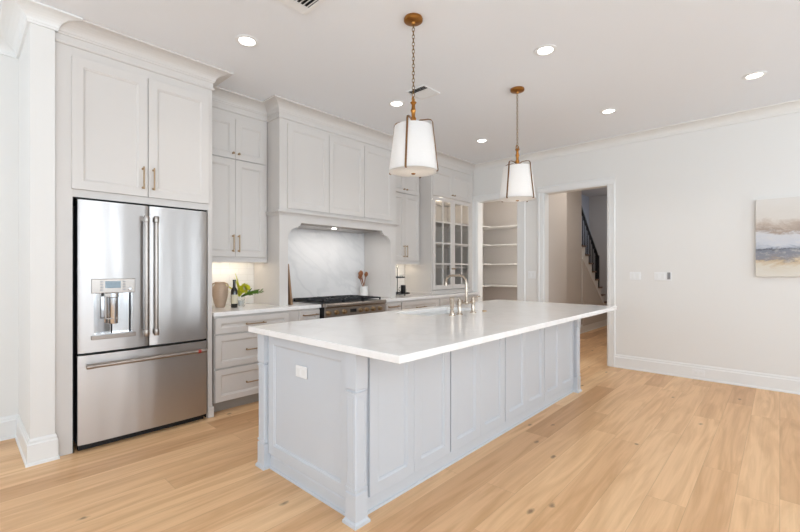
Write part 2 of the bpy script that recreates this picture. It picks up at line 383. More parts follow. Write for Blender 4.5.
# ceiling plane (kitchen / living)
struct('ceiling', MB().box(-4.2, XF+.14, -4.7, YB+.1, ZC, ZC+.06), 'ceil')
struct('wall_north', MB().box(-4.2, XF, YB, YB+.1, 0, ZC), 'wall')
struct('wall_pier', MB().box(.340, .468, 3.64, YB, 0, ZC), 'wall')
mb = MB()
mb.box(XF, XF+.14, 3.72, YB+.3, 0, ZC).box(XF, XF+.14, 2.99, 3.72, 2.43, ZC).box(XF, XF+.14, 2.575, 2.99, 0, ZC).box(XF, XF+.14, 1.69, 2.575, 2.43, ZC).box(XF, XF+.14, -4.7, 1.69, 0, ZC)
bmesh.ops.remove_doubles(mb.bm, verts=mb.bm.verts, dist=1e-5)
struct('wall_east', mb, 'wall')
# living side, behind the camera, with window openings
def window_wall(name, axis, pos, lo, hi, centres, z0, z1):
    mb = MB(); cur = lo
    f = (lambda a, b, p, q: mb.box(pos-.1, pos, a, b, p, q)) if axis == 'x' else (lambda a, b, p, q: mb.box(a, b, pos-.1, pos, p, q))
    for c, w in centres:
        f(cur, c-w/2, 0, ZC); f(c-w/2, c+w/2, 0, z0); f(c-w/2, c+w/2, z1, ZC); cur = c+w/2
    f(cur, hi, 0, ZC)
    struct(name, mb, 'wall')
WEST = tuple((c, 1.5) for c in (-3.0, -.9, 1.2, 3.1))
window_wall('wall_west', 'x', -4.0, -4.7, YB, WEST, .5, 2.7)
window_wall('wall_south', 'y', -4.5, -4.0, XF, SOUTH, .5, 2.7)
k = 1
for axis, centres in (('x', WEST), ('y', SOUTH)):
    for c, w in centres:
        mb = MB()
        def bar(a0, a1, z0, z1):
            if axis == 'x': mb.box(-4.07, -4.02, a0, a1, z0, z1)
            else: mb.box(a0, a1, -4.57, -4.52, z0, z1)
        h = w/2
        bar(c-h, c-h+.06, .5, 2.7); bar(c+h-.06, c+h, .5, 2.7); bar(c-h+.06, c+h-.06, .5, .56); bar(c-h+.06, c+h-.06, 2.64, 2.7)
        bar(c-.02, c+.02, .56, 2.64); bar(c-h+.06, c-.02, 2.0, 2.03); bar(c+.02, c+h-.06, 2.0, 2.03)
        struct('window_%d' % k, mb, 'trim'); k += 1

COVE = [(0, 2.925), (.014, 2.925), (.016, 2.937)] + [(.02 + .105*(1-math.cos(t)), 2.94 + .066*math.sin(t)) for t in [PI/2*i/7 for i in range(8)]] + [(.13, 3.008), (.13, ZC-.0008), (0, ZC-.0008)]
CABCROWN = [(0, 2.862), (.010, 2.862), (.014, 2.868), (.014, 2.878), (.006, 2.884), (.006, 2.925)] + COVE[1:]
BASE = [(0, 0), (.024, 0), (.022, .016), (.016, .020), (.016, .135), (.010, .143), (.010, .158), (.004, .172), (0, .172)]
struct('trim_1', MB().sweep(COVE, [(-4.0, YB), (.340, YB), (.340, 3.64), (.468, 3.64), (.468, 3.70)], xy), 'trim', label='white cove crown moulding wrapping the wall pier')
struct('trim_2', MB().sweep(COVE, [(XF, 3.80), (XF, -4.5)], xy), 'wall', label='white cove crown moulding on the long wall')
struct('baseboard_north', MB().sweep(BASE, [(-4.0, YB), (.340, YB), (.340, 3.64), (.468, 3.64), (.468, 3.655)], xy), 'trim')
struct('baseboard_east', MB().sweep(BASE, [(XF, 1.60), (XF, -4.5)], xy), 'trim')
struct('baseboard_middle', MB().sweep(BASE, [(XF, 2.86), (XF, 2.665)], xy), 'trim')
# door casings (swept in the y-z plane, thickness towards the kitchen)
def casing_prof(w): return [(0, 0), (0, .013), (.012, .017), (w-.03, .017), (w-.026, .024), (w-.006, .024), (w, .018), (w, 0)]
def casing(name, y0, y1, z, wl, wr, m='trim'):
    mb = MB()
    mb.sweep(casing_prof(wr), [(y0, z), (y0, 0)], lambda a, b, h: (XF-h, a, b))     # camera-right leg
    mb.sweep(casing_prof(wl), [(y1, 0), (y1, z)], lambda a, b, h: (XF-h, a, b))
    mb.sweep(casing_prof(.09), [(y1+wl-.001, z), (y0-wr+.001, z)][::-1] if False else [(y0-wr, z), (y1+wl, z)][::-1], lambda a, b, h: (XF-h-.0005, a, 2*z-b if b < z else b))
    # jamb lining
    mb.box(XF-.002, XF+.145, y0-.002, y0+.012, 0, z).box(XF-.002, XF+.145, y1-.012, y1+.002, 0, z).box(XF-.002, XF+.145, y0, y1, z-.012, z+.002)
    return struct(name, mb, m)
casing('door_1', 2.99, 3.72, 2.43, .10, .125)
casing('door_2', 1.69, 2.575, 2.43, .09, .09)

# pantry room
mb = MB().box(XF+.14, 7.0, 4.22, 4.30, 0, ZC).box(6.98, 7.06, 2.72, 4.22, 0, ZC)
struct('wall_pantry', mb, 'taupe')
struct('ceiling_pantry', MB().box(XF+.14, 7.06, 2.66, 4.3, ZC, ZC+.05), 'taupe')
# hall
struct('wall_hall_near', MB().box(XF+.14, 7.06, 2.66, 2.72, 0, 3.3), 'taupe')
struct('wall_hall_left', MB().box(7.06, 8.62, 2.95, 3.05, 0, 3.3), 'taupe')
struct('wall_hall_return', MB().box(7.06, 7.12, 2.72, 2.95, 0, 3.3), 'taupe')
struct('wall_stairwell', MB().box(8.52, 12.1, 3.9, 4.0, 0, 3.3), 'blue')
struct('wall_hall_end', MB().box(12.0, 12.1, 0, 3.9, 0, 3.3), 'taupe')
struct('wall_hall_right', MB().box(XF+.14, 12.0, .6, .7, 0, 3.3), 'taupe')
struct('ceiling_hall', MB().box(XF+.14, 12.1, .6, 4.0, 3.3, 3.35).box(XF+.14, XF+.2, .6, 2.66, ZC, 3.3), 'taupe')
struct('baseboard_hall', MB().sweep(BASE, [(7.06, 2.95), (10.6, 2.95)], xy), 'trim')
struct('baseboard_hall_end', MB().sweep(BASE, [(12.0, 3.9), (12.0, .7)], xy), 'trim')

# ------------------------------------------------------------------ staircase in the hall
st = root('staircase', (9.7, 2.95, 0), 'straight staircase with wood treads and black railing seen through the cased opening', 'stairs')
mbR, mbT = MB(), MB()
RISE, RUN = .176, .205
n_st = 10; x0s = 8.64
zs = [1.78 - RISE*i for i in range(n_st)]
pts = [(x0s, 0)]
for i, z in enumerate(zs):
    xa = x0s + RUN*i; xb = xa + RUN
    mbR.box(xa, xb, 2.955, 3.89, max(z-.5, 0), z-.03)
    mbT.box(xa-.0, xb+.025, 2.93, 3.89, z-.03, z)
obj('riser', mbR, 'trim', st); obj('tread', mbT, 'treads', st)
zz = lambda x: 1.78 - (x-x0s)*RISE/RUN
mb = MB(); xe = x0s+RUN*n_st
mb.prism([(x0s, 0), (xe, 0), (xe, max(zz(xe)-.28, .01)), (x0s, zz(x0s)-.28)], 2.935, 2.955, lambda p, a: (p[0], a, p[1]))
obj('side_wall', mb, 'taupe', st)
mb = MB(); mb.prism([(x0s, zz(x0s)-.28), (xe-.1, .03), (xe-.1, .08), (x0s, zz(x0s)-.22)], 2.925, 2.945, lambda p, a: (p[0], a, p[1]))
obj('stringer_trim', mb, 'trim', st)
mb = MB(); xr0, xr1 = 8.63, 9.74
mb.prism([(xr0, 2.62), (xr1, 1.58), (xr1, 1.52), (xr0, 2.56)], 2.96, 3.01, lambda p, a: (p[0], a, p[1]))
obj('handrail', mb, 'black', st, bevel=.005)
obj('newel_post', MB().box(xr1-.03, xr1+.03, 2.955, 3.015, zs[5]-.0, 1.60), 'black', st, bevel=.004)
mb = MB()
x = xr0+.06
while x < xr1-.05:
    mb.box(x-.008, x+.008, 2.977, 2.993, zs[min(n_st-1, int((x-x0s)/RUN))], 2.585-(x-xr0)*.937); x += .1
for dz in (.1,):
    mb.prism([(xr0, 2.50-.62), (xr1, 1.56-.62), (xr1, 1.54-.62), (xr0, 2.48-.62)], 2.978, 2.992, lambda p, a: (p[0], a, p[1]))
obj('baluster', mb, 'black', st)

# ------------------------------------------------------------------ cabinet helpers
FY = (0, -1, 0); UX = (1, 0, 0)
TH = .02
def door_y(parent, name, x0, x1, z0, z1, y, rail=.062, m='cab', label=None):
    """door on a face plane y, facing -Y"""
    return obj(name, MB().panel((x0, y, z0), UX, FY, x1-x0, z1-z0, TH, rail), m, parent, label=label)
def pull_v(parent, x, z0, z1, y, r=.0055):
    mb = MB(); yo = y-TH-.030
    mb.tube([(x, yo, z0), (x, yo, z1)], r, 10)
    for z in (z0+.014, z1-.014): mb.tube([(x, y-TH, z), (x, yo, z)], .0045, 8); mb.lathe([(.009, y-TH-.004), (.009, y-TH)], x, 0, 12, 'y', z)
    return obj('handle', mb, 'pull', parent, smooth=True, label='champagne bronze bar pull')
def pull_h(parent, x0, x1, z, y, r=.0055):
    mb = MB(); yo = y-TH-.030
    mb.tube([(x0, yo, z), (x1, yo, z)], r, 10)
    for x in (x0+.014, x1-.014): mb.tube([(x, y-TH, z), (x, yo, z)], .0045, 8); mb.lathe([(.009, y-TH-.004), (.009, y-TH)], x, 0, 12, 'y', z)
    return obj('handle', mb, 'pull', parent, smooth=True, label='champagne bronze bar pull')
def knob(parent, x, z, y):
    mb = MB().lathe([(.008, y-TH), (.005, y-TH-.006), (.005, y-TH-.016), (.012, y-TH-.020), (.013, y-TH-.026), (.009, y-TH-.030), (0, y-TH-.031)], x, 0, 16, 'y', z)
    return obj('knob', mb, 'pull', parent, smooth=True, label='small champagne bronze knob')

# ------------------------------------------------------------------ fridge surround cabinet
fc = root('fridge_cabinet', (1.01, 4.0, 0), 'tall white built-in cabinet with two doors framing the refrigerator', 'cabinet')
X0, X1 = .470, 1.536
mb = MB()
mb.box(X0, .566, YF, YB-.004, 0, 2.93)                   # left panel
mb.box(1.497, X1, YF, YB-.004, 0, 2.93)                  # right panel
mb.box(.566, 1.497, YF, YF+.02, 1.808, 1.862).box(.566, 1.497, YF+.02, YB-.004, 1.808, 1.83)
mb.box(.566, 1.497, YF, YB-.004, 2.79, 2.93)
mb.box(.566, 1.497, YF+.004, YF+.02, 1.862, 2.79)
obj('carcass', mb, 'cab', fc, bevel=.001)
obj('recess_shade', MB().box(.566, .571, YF+.004, 4.3, 0, 1.808).box(1.492, 1.497, YF+.03, 4.3, 0, 1.808).box(.571, 1.492, YF+.004, 4.3, 1.802, 1.808), 'gap', fc)  # black sheets that paint the shade in the gap around the refrigerator
dl = door_y(fc, 'door', .560, 1.030, 1.862, 2.795, YF); pull_v(dl, .996, 1.915, 2.09, YF)
dr = door_y(fc, 'door', 1.035, 1.503, 1.862, 2.795, YF); pull_v(dr, 1.068, 1.915, 2.09, YF)
obj('crown_moulding', MB().sweep(CABCROWN, [(X0, YF), (X1, YF), (X1, 4.03)], xy), 'cab', fc)
obj('foot_block', MB().box(1.497, X1+.012, YF-.012, YF, 0, .09).box(X1, X1+.012, YF, YF+.05, 0, .09), 'cab', fc, bevel=.004)

# ------------------------------------------------------------------ refrigerator
fr = root('refrigerator', (1.03, 3.95, 0), 'stainless steel french door refrigerator with ice and water dispenser', 'refrigerator')
FD = 3.60     # door front
obj('body', MB().box(.600, 1.470, YF+.03, 4.28, .03, 1.76), 'grey', fr)
obj('base_grille', MB().box(.60, 1.465, YF+.01, YF+.06, .0, .06), 'gap', fr)
def curved_door(x0, x1, z0, z1, bow=.006):
    mb = MB(); n_ = 14; cx = (x0+x1)/2; hw = (x1-x0)/2
    front = []
    for i in range(n_+1):
        t = -1+2*i/n_; x = cx+hw*t
        e = max(0, abs(t)-.93)/.07
        front.append((x, FD + bow*t*t + .008*e*e))
    pts = front + [(x1, YF+.022), (x0, YF+.022)]
    mb.prism(pts, z0, z1, lambda p, a: (p[0], p[1], a)); return mb
ld = curved_door(.587, 1.0265, .702, 1.786)
# cut the dispenser bay out of the left door as separate strips
def door_with_hole(x0, x1, z0, z1, hx0, hx1, hz0, hz1, bow=.006):
    mb = MB(); cx = (x0+x1)/2; hw = (x1-x0)/2
    def yf(x):
        t = (x-cx)/hw; e = max(0, abs(t)-.93)/.07
        return FD + bow*t*t + .008*e*e
    xs = sorted(set([x0+(x1-x0)*i/24 for i in range(25)] + [hx0, hx1])); zs_ = [z0, hz0, hz1, z1]
    V = {}
    for i, x in enumerate(xs):
        for j, z in enumerate(zs_): V[i, j, 0] = mb.bm.verts.new((x, yf(x), z)); V[i, j, 1] = mb.bm.verts.new((x, YF+.022, z))
    hole = lambda i, j: j == 1 and hx0-1e-6 <= xs[i] < hx1-1e-6
    nx, nz = len(xs)-1, 3
    for i in range(nx):
        for j in range(nz):
            if hole(i, j): continue
            mb.bm.faces.new([V[i, j, 0], V[i+1, j, 0], V[i+1, j+1, 0], V[i, j+1, 0]])
            mb.bm.faces.new([V[i, j, 1], V[i, j+1, 1], V[i+1, j+1, 1], V[i+1, j, 1]])
            for (a, b, di, dj) in (((i, j), (i+1, j), 0, -1), ((i, j+1), (i+1, j+1), 0, 1), ((i, j), (i, j+1), -1, 0), ((i+1, j), (i+1, j+1), 1, 0)):
                ii, jj = i+di, j+dj
                if ii < 0 or ii >= nx or jj < 0 or jj >= nz or hole(ii, jj):
                    mb.bm.faces.new([V[a[0], a[1], 0], V[b[0], b[1], 0], V[b[0], b[1], 1], V[a[0], a[1], 1]])
    return mb
ld.bm.free()
HX0, HX1, HZ0, HZ1 = .676, .918, .822, 1.215
ldo = obj('door', door_with_hole(.587, 1.0265, .702, 1.786, HX0, HX1, HZ0, HZ1), 'steel', fr, smooth=True)
rdo = obj('door', curved_door(1.0335, 1.470, .702, 1.786), 'steel', fr, smooth=True)
ddo = obj('freezer_drawer', curved_door(.587, 1.470, .056, .684, .008), 'steel', fr, smooth=True)
obj('door_gasket', MB().box(.60, 1.465, YF+.005, YF+.029, .07, 1.76), 'gap', fr)
for a_ in (.585, 1.42): obj('hinge_cover', MB().box(a_, a_+.05, YF-.02, YF+.05, 1.788, 1.80), 'gap', fr)
def bar_handle(pts, parent, posts, name='handle'):
    mb = MB(); mb.tube(pts, .0115, 16)
    return mb
for d_, hx in ((ldo, .996), (rdo, 1.0635)):
    mb = MB().tube([(hx, FD-.052, .80), (hx, FD-.052, 1.69)], .0145, 16)
    h = obj('handle', mb, 'steel2', d_, smooth=True)
    for z0, z1 in ((.785, .835), (1.655, 1.705)):
        mb = MB()
        mb.lathe([(.0175, z0), (.0185, z0+.003), (.0185, z1-.003), (.0175, z1)], hx, FD-.052, 16)
        mb.box(hx-.011, hx+.011, FD-.045, FD+.004, z0+.008, z1-.008)
        obj('handle_bracket', mb, 'steel2', d_, smooth=True, bevel=.002)
mb = MB().tube([(.640, FD-.052, .612), (1.43, FD-.052, .612)], .0145, 16)
obj('handle', mb, 'steel2', ddo, smooth=True)
for x0, x1 in ((.626, .672), (1.398, 1.444)):
    mb = MB()
    mb.lathe([(.0155, x0), (.0165, x0+.004), (.0165, x1-.004), (.0155, x1)], 0, FD-.052, 16, 'x', .612)
    mb.box(x0+.008, x1-.008, FD-.045, FD+.004, .601, .623)
    obj('handle_bracket', mb, 'steel2', ddo, smooth=True, bevel=.002)
obj('badge', MB().lathe([(.0150, 1.372), (.0156, 1.376), (.0156, 1.392), (.0150, 1.396)], 0, FD-.052, 16, 'x', .612), 'paintred', ddo, smooth=True, label='small red band on the handle')
# dispenser
mb = MB().box(.662, .932, FD-.012, FD+.012, 1.122, 1.226)
obj('dispenser_panel', mb, 'steel2', ldo, bevel=.004)
obj('dispenser_display', MB().box(.742, .838, FD-.0135, FD-.011, 1.158, 1.208), 'screen', ldo, bevel=.001, label='pale blue-grey touch display')
for a_ in (.850, .712):
    mb = MB()
    for z in (1.205, 1.185, 1.165, 1.145): mb.box(a_, a_+.018, FD-.0135, FD-.0115, z-.004, z+.004)
    obj('dispenser_keys', mb, 'grey', ldo)
obj('dispenser_knob', MB().lathe([(.012, FD-.011), (.012, FD-.022), (.009, FD-.025), (0, FD-.025)], .896, 0, 20, 'y', 1.15), 'chrome', ldo, smooth=True)
mb = MB().box(HX0, HX0+.006, FD+.01, YF+.02, HZ0, 1.122).box(HX1-.006, HX1, FD+.01, YF+.02, HZ0, 1.122).box(HX0+.006, HX1-.006, FD+.01, YF+.02, HZ0, HZ0+.004)
n_ = 16
pts = [(HX0+.006, YF+.018)] + [(HX0+.012+(HX1-HX0-.024)*i/n_, YF+.006-.014*abs(math.cos(PI*i/n_))) for i in range(n_+1)] + [(HX1-.006, YF+.018)]
mb.prism(pts, HZ0+.004, 1.122, lambda p, a: (p[0], p[1], a))
obj('dispenser_bay', mb, 'chrome', ldo, smooth=True)
mb = MB().lathe([(.034, 1.12), (.034, 1.09), (.030, 1.085), (.030, .90), (.028, .895), (0, .895)], .80, FD+.028, 24)
obj('filter_spout', mb, 'chrome', ldo, smooth=True)
mb = MB().box(.745, .752, FD+.0, FD+.01, .93, 1.1).box(.745, .82, FD+.0, FD+.008, .93, .938).box(.742, .80, FD+.0, FD+.03, 1.095, 1.118)
obj('dispenser_lever', mb, 'steel2', ldo)
obj('drip_tray', MB().box(.660, .934, FD-.022, FD+.012, .792, .822), 'steel2', ldo, bevel=.003)

# ------------------------------------------------------------------ upper cabinet units
YU = 4.03
def upper(name, x0, x1, xd0, xg, xd1, label, yv=YU, crown=None):
    r = root(name, ((x0+x1)/2, (yv+YB)/2, 0), label, 'cabinet')
    mb = MB().box(x0, x1, yv, YB-.003, 1.41, 2.93)
    obj('carcass', mb, 'cab', r, bevel=.001)
    obj('light_rail', MB().box(x0, x1, yv, yv+.02, 1.365, 1.41).box(x0, x1, yv-.008, yv+.018, 1.365, 1.382), 'cab', r, bevel=.002)
    for a, b, side in ((xd0, xg-.0015, 1), (xg+.0015, xd1, -1)):
        d = door_y(r, 'door', a, b, 1.42, 2.388, yv, rail=.058)
        hx = b-.028 if side == 1 else a+.028
        pull_v(d, hx, 1.465, 1.64, yv)
        d = door_y(r, 'upper_door', a, b, 2.400, 2.80, yv, rail=.058)
        knob(d, hx, 2.452, yv)
    if crown: obj('crown_moulding', MB().sweep(CABCROWN, crown, xy), 'cab', r)
    return r
upper('upper_cabinet', 1.537, 2.272, 1.560, 1.914, 2.245, 'white wall cabinet with four doors between refrigerator cabinet and range hood', crown=[(1.537, YU), (2.272, YU)])
upper('upper_cabinet', 4.037, 4.803, 4.11, 4.452, 4.78, 'narrow white wall cabinet right of the range hood above the tiered tray', crown=[(4.037, YU), (4.803, YU)])

# ------------------------------------------------------------------ hood
YH = 3.795
hd = root('range_hood', (3.155, 4.07, 0), 'white cabinet-style range hood with three panel doors and arched opening', 'range hood')
HX_0, HX_1 = 2.278, 4.030
mb = MB()
mb.box(HX_0, HX_1, YH, YB-.003, 1.905, 2.93)
obj('carcass', mb, 'cab', hd, bevel=.001)
for a, b in ((2.368, 2.898), (2.904, 3.440), (3.446, 3.955)):
    door_y(hd, 'door', a, b, 1.935, 2.822, YH, rail=.058)
obj('crown_moulding', MB().sweep(CABCROWN, [(HX_0, YU), (HX_0, YH), (HX_1, YH), (HX_1, YU)], xy), 'cab', hd)
LEDGE = [(0, 1.862), (.012, 1.862), (.016, 1.874), (.034, 1.884), (.040, 1.890), (.040, 1.902), (.034, 1.906), (0, 1.906)]
obj('ledge', MB().sweep(LEDGE, [(HX_0, YU-.001), (HX_0, YH), (HX_1, YH), (HX_1, YU-.001)], xy), 'cab', hd)
# facade with arched opening
OX0, OX1, OZT = 2.378, 3.932, 1.795
def arch_pts():
    pts = []
    # left side going up: ogee bracket
    L_ = [(OX0, .914), (OX0, 1.60)]
    c = []
    for i in range(1, 9):
        t = PI/2*i/8; c.append((OX0 + .115*(1-math.cos(t)), 1.60 + .14*math.sin(t)))
    L_ += c + [(OX0+.128, 1.742), (OX0+.128, 1.757)]
    for i in range(0, 5):
        t = PI/2*i/4; L_.append((OX0+.131+.03*math.sin(t), 1.757+ (OZT-1.757)*(1-math.cos(t))))
    L_ = L_[:2] + [p for p in L_[2:]]
    R_ = [(OX0+OX1-x, z) for x, z in L_][::-1]
    return L_ + R_
A = arch_pts()
mb = MB()
# split into quads columns: left of the opening leg, and the top band
def strip(pts_low):
    """band between an outline and z=1.862 built as vertical slices"""
    for (xa, za), (xb, zb) in zip(pts_low, pts_low[1:]):
        if xb-xa < 1e-6: continue
        mb.prism([(xa, za), (xb, zb), (xb, 1.862), (xa, 1.862)], YH, YH+.05, lambda p, a: (p[0], a, p[1]))
mid = [p for p in A if True]
strip([p for p in mid][1:-1])
mb.box(HX_0, OX0, YH, YH+.05, .912, 1.862).box(OX1, HX_1, YH, YH+.05, .912, 1.862)
mb.box(HX_0, HX_0+.02, YH+.05, YB-.003, .912, 1.862).box(HX_1-.02, HX_1, YH+.05, YB-.003, .912, 1.862)
bmesh.ops.remove_doubles(mb.bm, verts=mb.bm.verts, dist=1e-5)
obj('arched_surround', mb, 'cab', hd)
for a_ in (OX0-.012, OX1): obj('side_lining', MB().box(a_, a_+.012, YH+.051, YB-.025, .914, 1.84), 'cab', hd)

obj('filter_insert', MB().box(2.46, 3.85, YH+.07, YB-.024, 1.795, 1.857).box(2.52, 3.79, YH+.12, YB-.09, 1.789, 1.796), 'steel2', hd, bevel=.002)
obj('soffit', MB().box(OX0, OX1, YH+.05, YB-.025, 1.858, 1.90), 'cab', hd)
mb = MB(); 
for x in (3.12,): mb.lathe([(.028, 1.7885), (.030, 1.783), (0, 1.783)], x, YH+.17, 20)
obj('hood_lamp', mb, 'lens', hd)
area('hood_light', (3.17, YH+.2, 1.775), (0, 0, -1), .9, .1, 2.2, (1, .95, .9))
struct('wall_marble_backsplash', MB().box(OX0-.012, OX1+.012, YB-.022, YB-.001, .914, 1.858), 'marble', label='white veined marble slab behind the range')
struct('wall_backsplash', MB().box(1.537, HX_0-.001, YB-.010, YB-.001, .914, 1.409).box(HX_1+.001, 4.80, YB-.010, YB-.001, .914, 1.409), 'tile', label='cream gloss tile backsplash')

# under-cabinet lights
for x0, x1, lab in ((1.62, 2.2, 'slim under-cabinet light strip above the vase and greenery'), (4.1, 4.74, 'slim under-cabinet light strip above the tiered tray')):
    r = root('under_cabinet_light', ((x0+x1)/2, 4.2, 1.40), lab, 'light')
    obj('housing', MB().box(x0, x1, 4.185, 4.215, 1.4, 1.4095), 'plastic', r)
    obj('diffuser', MB().box(x0+.01, x1-.01, 4.19, 4.21, 1.397, 1.40), 'led', r)
    area('strip_light', ((x0+x1)/2, 4.2, 1.393), (0, .15, -1), x1-x0, .03, .55, WARM, r)

# ------------------------------------------------------------------ glass hutch at the end of the run
gh = root('glass_front_cabinet', (5.36, 4.05, 0), 'tall white hutch with grid-paned glass doors standing on the counter end', 'cabinet')
GX0, GX1, YG = 4.806, 5.93, 3.80
mb = MB()
mb.box(GX0, GX0+.02, YG, YB-.003, .914, 2.93).box(GX1-.02, GX1, YG, YB-.003, .914, 2.93).box(GX0+.02, GX1-.02, YB-.02, YB-.003, .914, 2.93)
mb.box(GX0+.02, GX1-.02, YG, YB-.02, .914, .975).box(GX0+.02, GX1-.02, YG, YB-.02, 2.395, 2.93)
mb.box(5.83, GX1-.02, YG, YG+.02, .975, 2.395)
obj('carcass', mb, 'cab', gh, bevel=.001)
for z in (1.32, 1.68, 2.04): obj('shelf', MB().box(GX0+.022, GX1-.022, YG+.06, YB-.022, z-.009, z+.009), 'cab', gh)
def glass_door(x0, x1, hx):
    z0, z1, y = .985, 2.385, YG
    mb = MB(); r_ = .055
    mb.box(x0, x0+r_, y-TH, y-.001, z0, z1).box(x1-r_, x1, y-TH, y-.001, z0, z1).box(x0+r_, x1-r_, y-TH, y-.001, z0, z0+.07).box(x0+r_, x1-r_, y-TH, y-.001, z1-r_, z1)
    d = obj('glass_door', mb, 'cab', gh, bevel=.0015)
    mb = MB(); xm = (x0+x1)/2; zl, zh = z0+.07, z1-r_
    mb.box(xm-.011, xm+.011, y-TH+.002, y-.004, zl, zh)
    for i in range(1, 4):
        z = zl+(zh-zl)*i/4; mb.box(x0+r_, xm-.011, y-TH+.002, y-.004, z-.011, z+.011).box(xm+.011, x1-r_, y-TH+.002, y-.004, z-.011, z+.011)
    obj('muntin', mb, 'cab', d)
    obj('pane', MB().box(x0+r_-.004, x1-r_+.004, y-.0035, y-.0015, zl-.004, zh+.004), 'pane', d, label='clear glass')
    knob(d, hx, 1.30, y)
glass_door(4.825, 5.322, 5.294); glass_door(5.326, 5.822, 5.354)
for a, b, hx in ((4.825, 5.322, 5.294), (5.326, 5.822, 5.354)):
    d = door_y(gh, 'upper_door', a, b, 2.402, 2.80, YG, rail=.058); knob(d, hx, 2.45, YG)
obj('crown_moulding', MB().sweep(CABCROWN, [(GX0, YU+.02), (GX0, YG), (GX1, YG)], xy), 'cab', gh)
obj('base_moulding', MB().sweep([(0, .914), (.012, .914), (.012, .94), (.006, .95), (0, .95)], [(GX0, YB-.02), (GX0, YG), (GX1, YG)], xy), 'cab', gh)
for x in (5.07, 5.58):
    r = obj('puck_lamp', MB().lathe([(.03, 2.3945), (.03, 2.388), (.022, 2.386), (0, 2.386)], x, 4.0, 20), 'lens', gh)
l = bpy.data.lights.new('puck_light', 'POINT'); l.energy = 1.6; l.color = WARM; l.shadow_soft_size = .03
o = bpy.data.objects.new('puck_light', l); COL.objects.link(o); o.location = (5.3, 4.0, 2.34)

# ------------------------------------------------------------------ base cabinets
YC = 3.70
def base_unit(name, x0, x1, fronts, label, toe=True):
    r = root(name, ((x0+x1)/2, 4.0, 0), label, 'cabinet')
    obj('carcass', MB().box(x0, x1, YC, YB-.004, .10, .875), 'cab', r, bevel=.001)
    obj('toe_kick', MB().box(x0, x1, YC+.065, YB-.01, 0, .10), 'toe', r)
    for kind, a, b, z0, z1, hz, hx0, hx1 in fronts:
        d = door_y(r, kind, a, b, z0, z1, YC, rail=.05)
        if hz is None: continue
        if hx1 is None: pull_v(d, hx0, hz-.09, hz+.09, YC)
        else: pull_h(d, hx0, hx1, hz, YC)
    return r
base_unit('drawer_cabinet', 1.566, 2.325, [('drawer', 1.572, 2.318, .715, .856, .783, 1.85, 2.05), ('drawer', 1.572, 2.318, .408, .700, .545, 1.85, 2.05), ('drawer', 1.572, 2.318, .105, .393, .24, 1.85, 2.05)], 'white three-drawer base cabinet right of the refrigerator')
obj_f = base_unit('drawer_cabinet', 2.326, 2.708, [('drawer', 2.444, 2.700, .715, .856, .81, 2.478, 2.672), ('door', 2.444, 2.700, .105, .700, None, None, None)], 'narrow white base cabinet left of the range')
base_unit('drawer_cabinet', 3.640, 4.02, [('drawer', 3.735, 4.012, .715, .856, .81, 3.76, 3.975), ('door', 3.735, 4.012, .105, .700, None, None, None)], 'narrow white base cabinet right of the range')
base_unit('drawer_cabinet', 4.021, 4.815, [('drawer', 4.03, 4.807, .660, .856, .768, 4.31, 4.51), ('drawer', 4.03, 4.807, .385, .648, .545, 4.31, 4.51), ('drawer', 4.03, 4.807, .105, .373, .24, 4.31, 4.51)], 'wide white drawer base cabinet behind the island faucet')
base_unit('corner_base_cabinet', 4.816, 5.925, [('door', 4.87, 5.37, .105, .856, .72, 5.34, None), ('door', 5.375, 5.87, .105, .856, .72, 5.405, None)], 'white base cabinet with two doors under the glass front hutch')

# worktops along the wall
def slab(name, x0, x1, y0, y1, label):
    return obj(name, MB().box(x0, x1, y0, y1, .876, .912), 'quartz', None, origin=((x0+x1)/2, (y0+y1)/2, .876), bevel=.003, label=label, cat='countertop')
slab('countertop', 1.550, 2.712, 3.665, YB-.002, 'white quartz countertop between refrigerator cabinet and range')
slab('countertop', 3.636, 5.93, 3.665, YB-.002, 'white quartz countertop running right of the range under the hutch')

# ------------------------------------------------------------------ range
rg = root('gas_range', (3.174, 3.95, 0), 'stainless gas range with black grates and bronze knobs under the hood', 'range')
RX0, RX1, RF = 2.716, 3.632, 3.600
obj('body', MB().box(RX0, RX1, RF+.045, 4.30, .09, .885), 'steel2', rg, bevel=.002)
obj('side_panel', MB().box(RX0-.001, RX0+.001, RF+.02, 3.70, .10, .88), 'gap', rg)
mb = MB().prism([(RF+.045, .765), (RF, .77), (RF, .868), (RF-.022, .885), (RF-.022, .905), (RF-.012, .918), (RF+.05, .918), (RF+.05, .885), (RF+.045, .885)], RX0, RX1, lambda p, a: (a, p[0], p[1]))
obj('control_panel', mb, 'steel2', rg, bevel=.002)
obj('cooktop', MB().box(RX0, RX1, RF+.05, 4.30, .885, .915), 'black', rg, bevel=.003)
obj('rear_trim', MB().box(RX0, RX1, 4.25, 4.305, .915, .94), 'steel2', rg, bevel=.003)
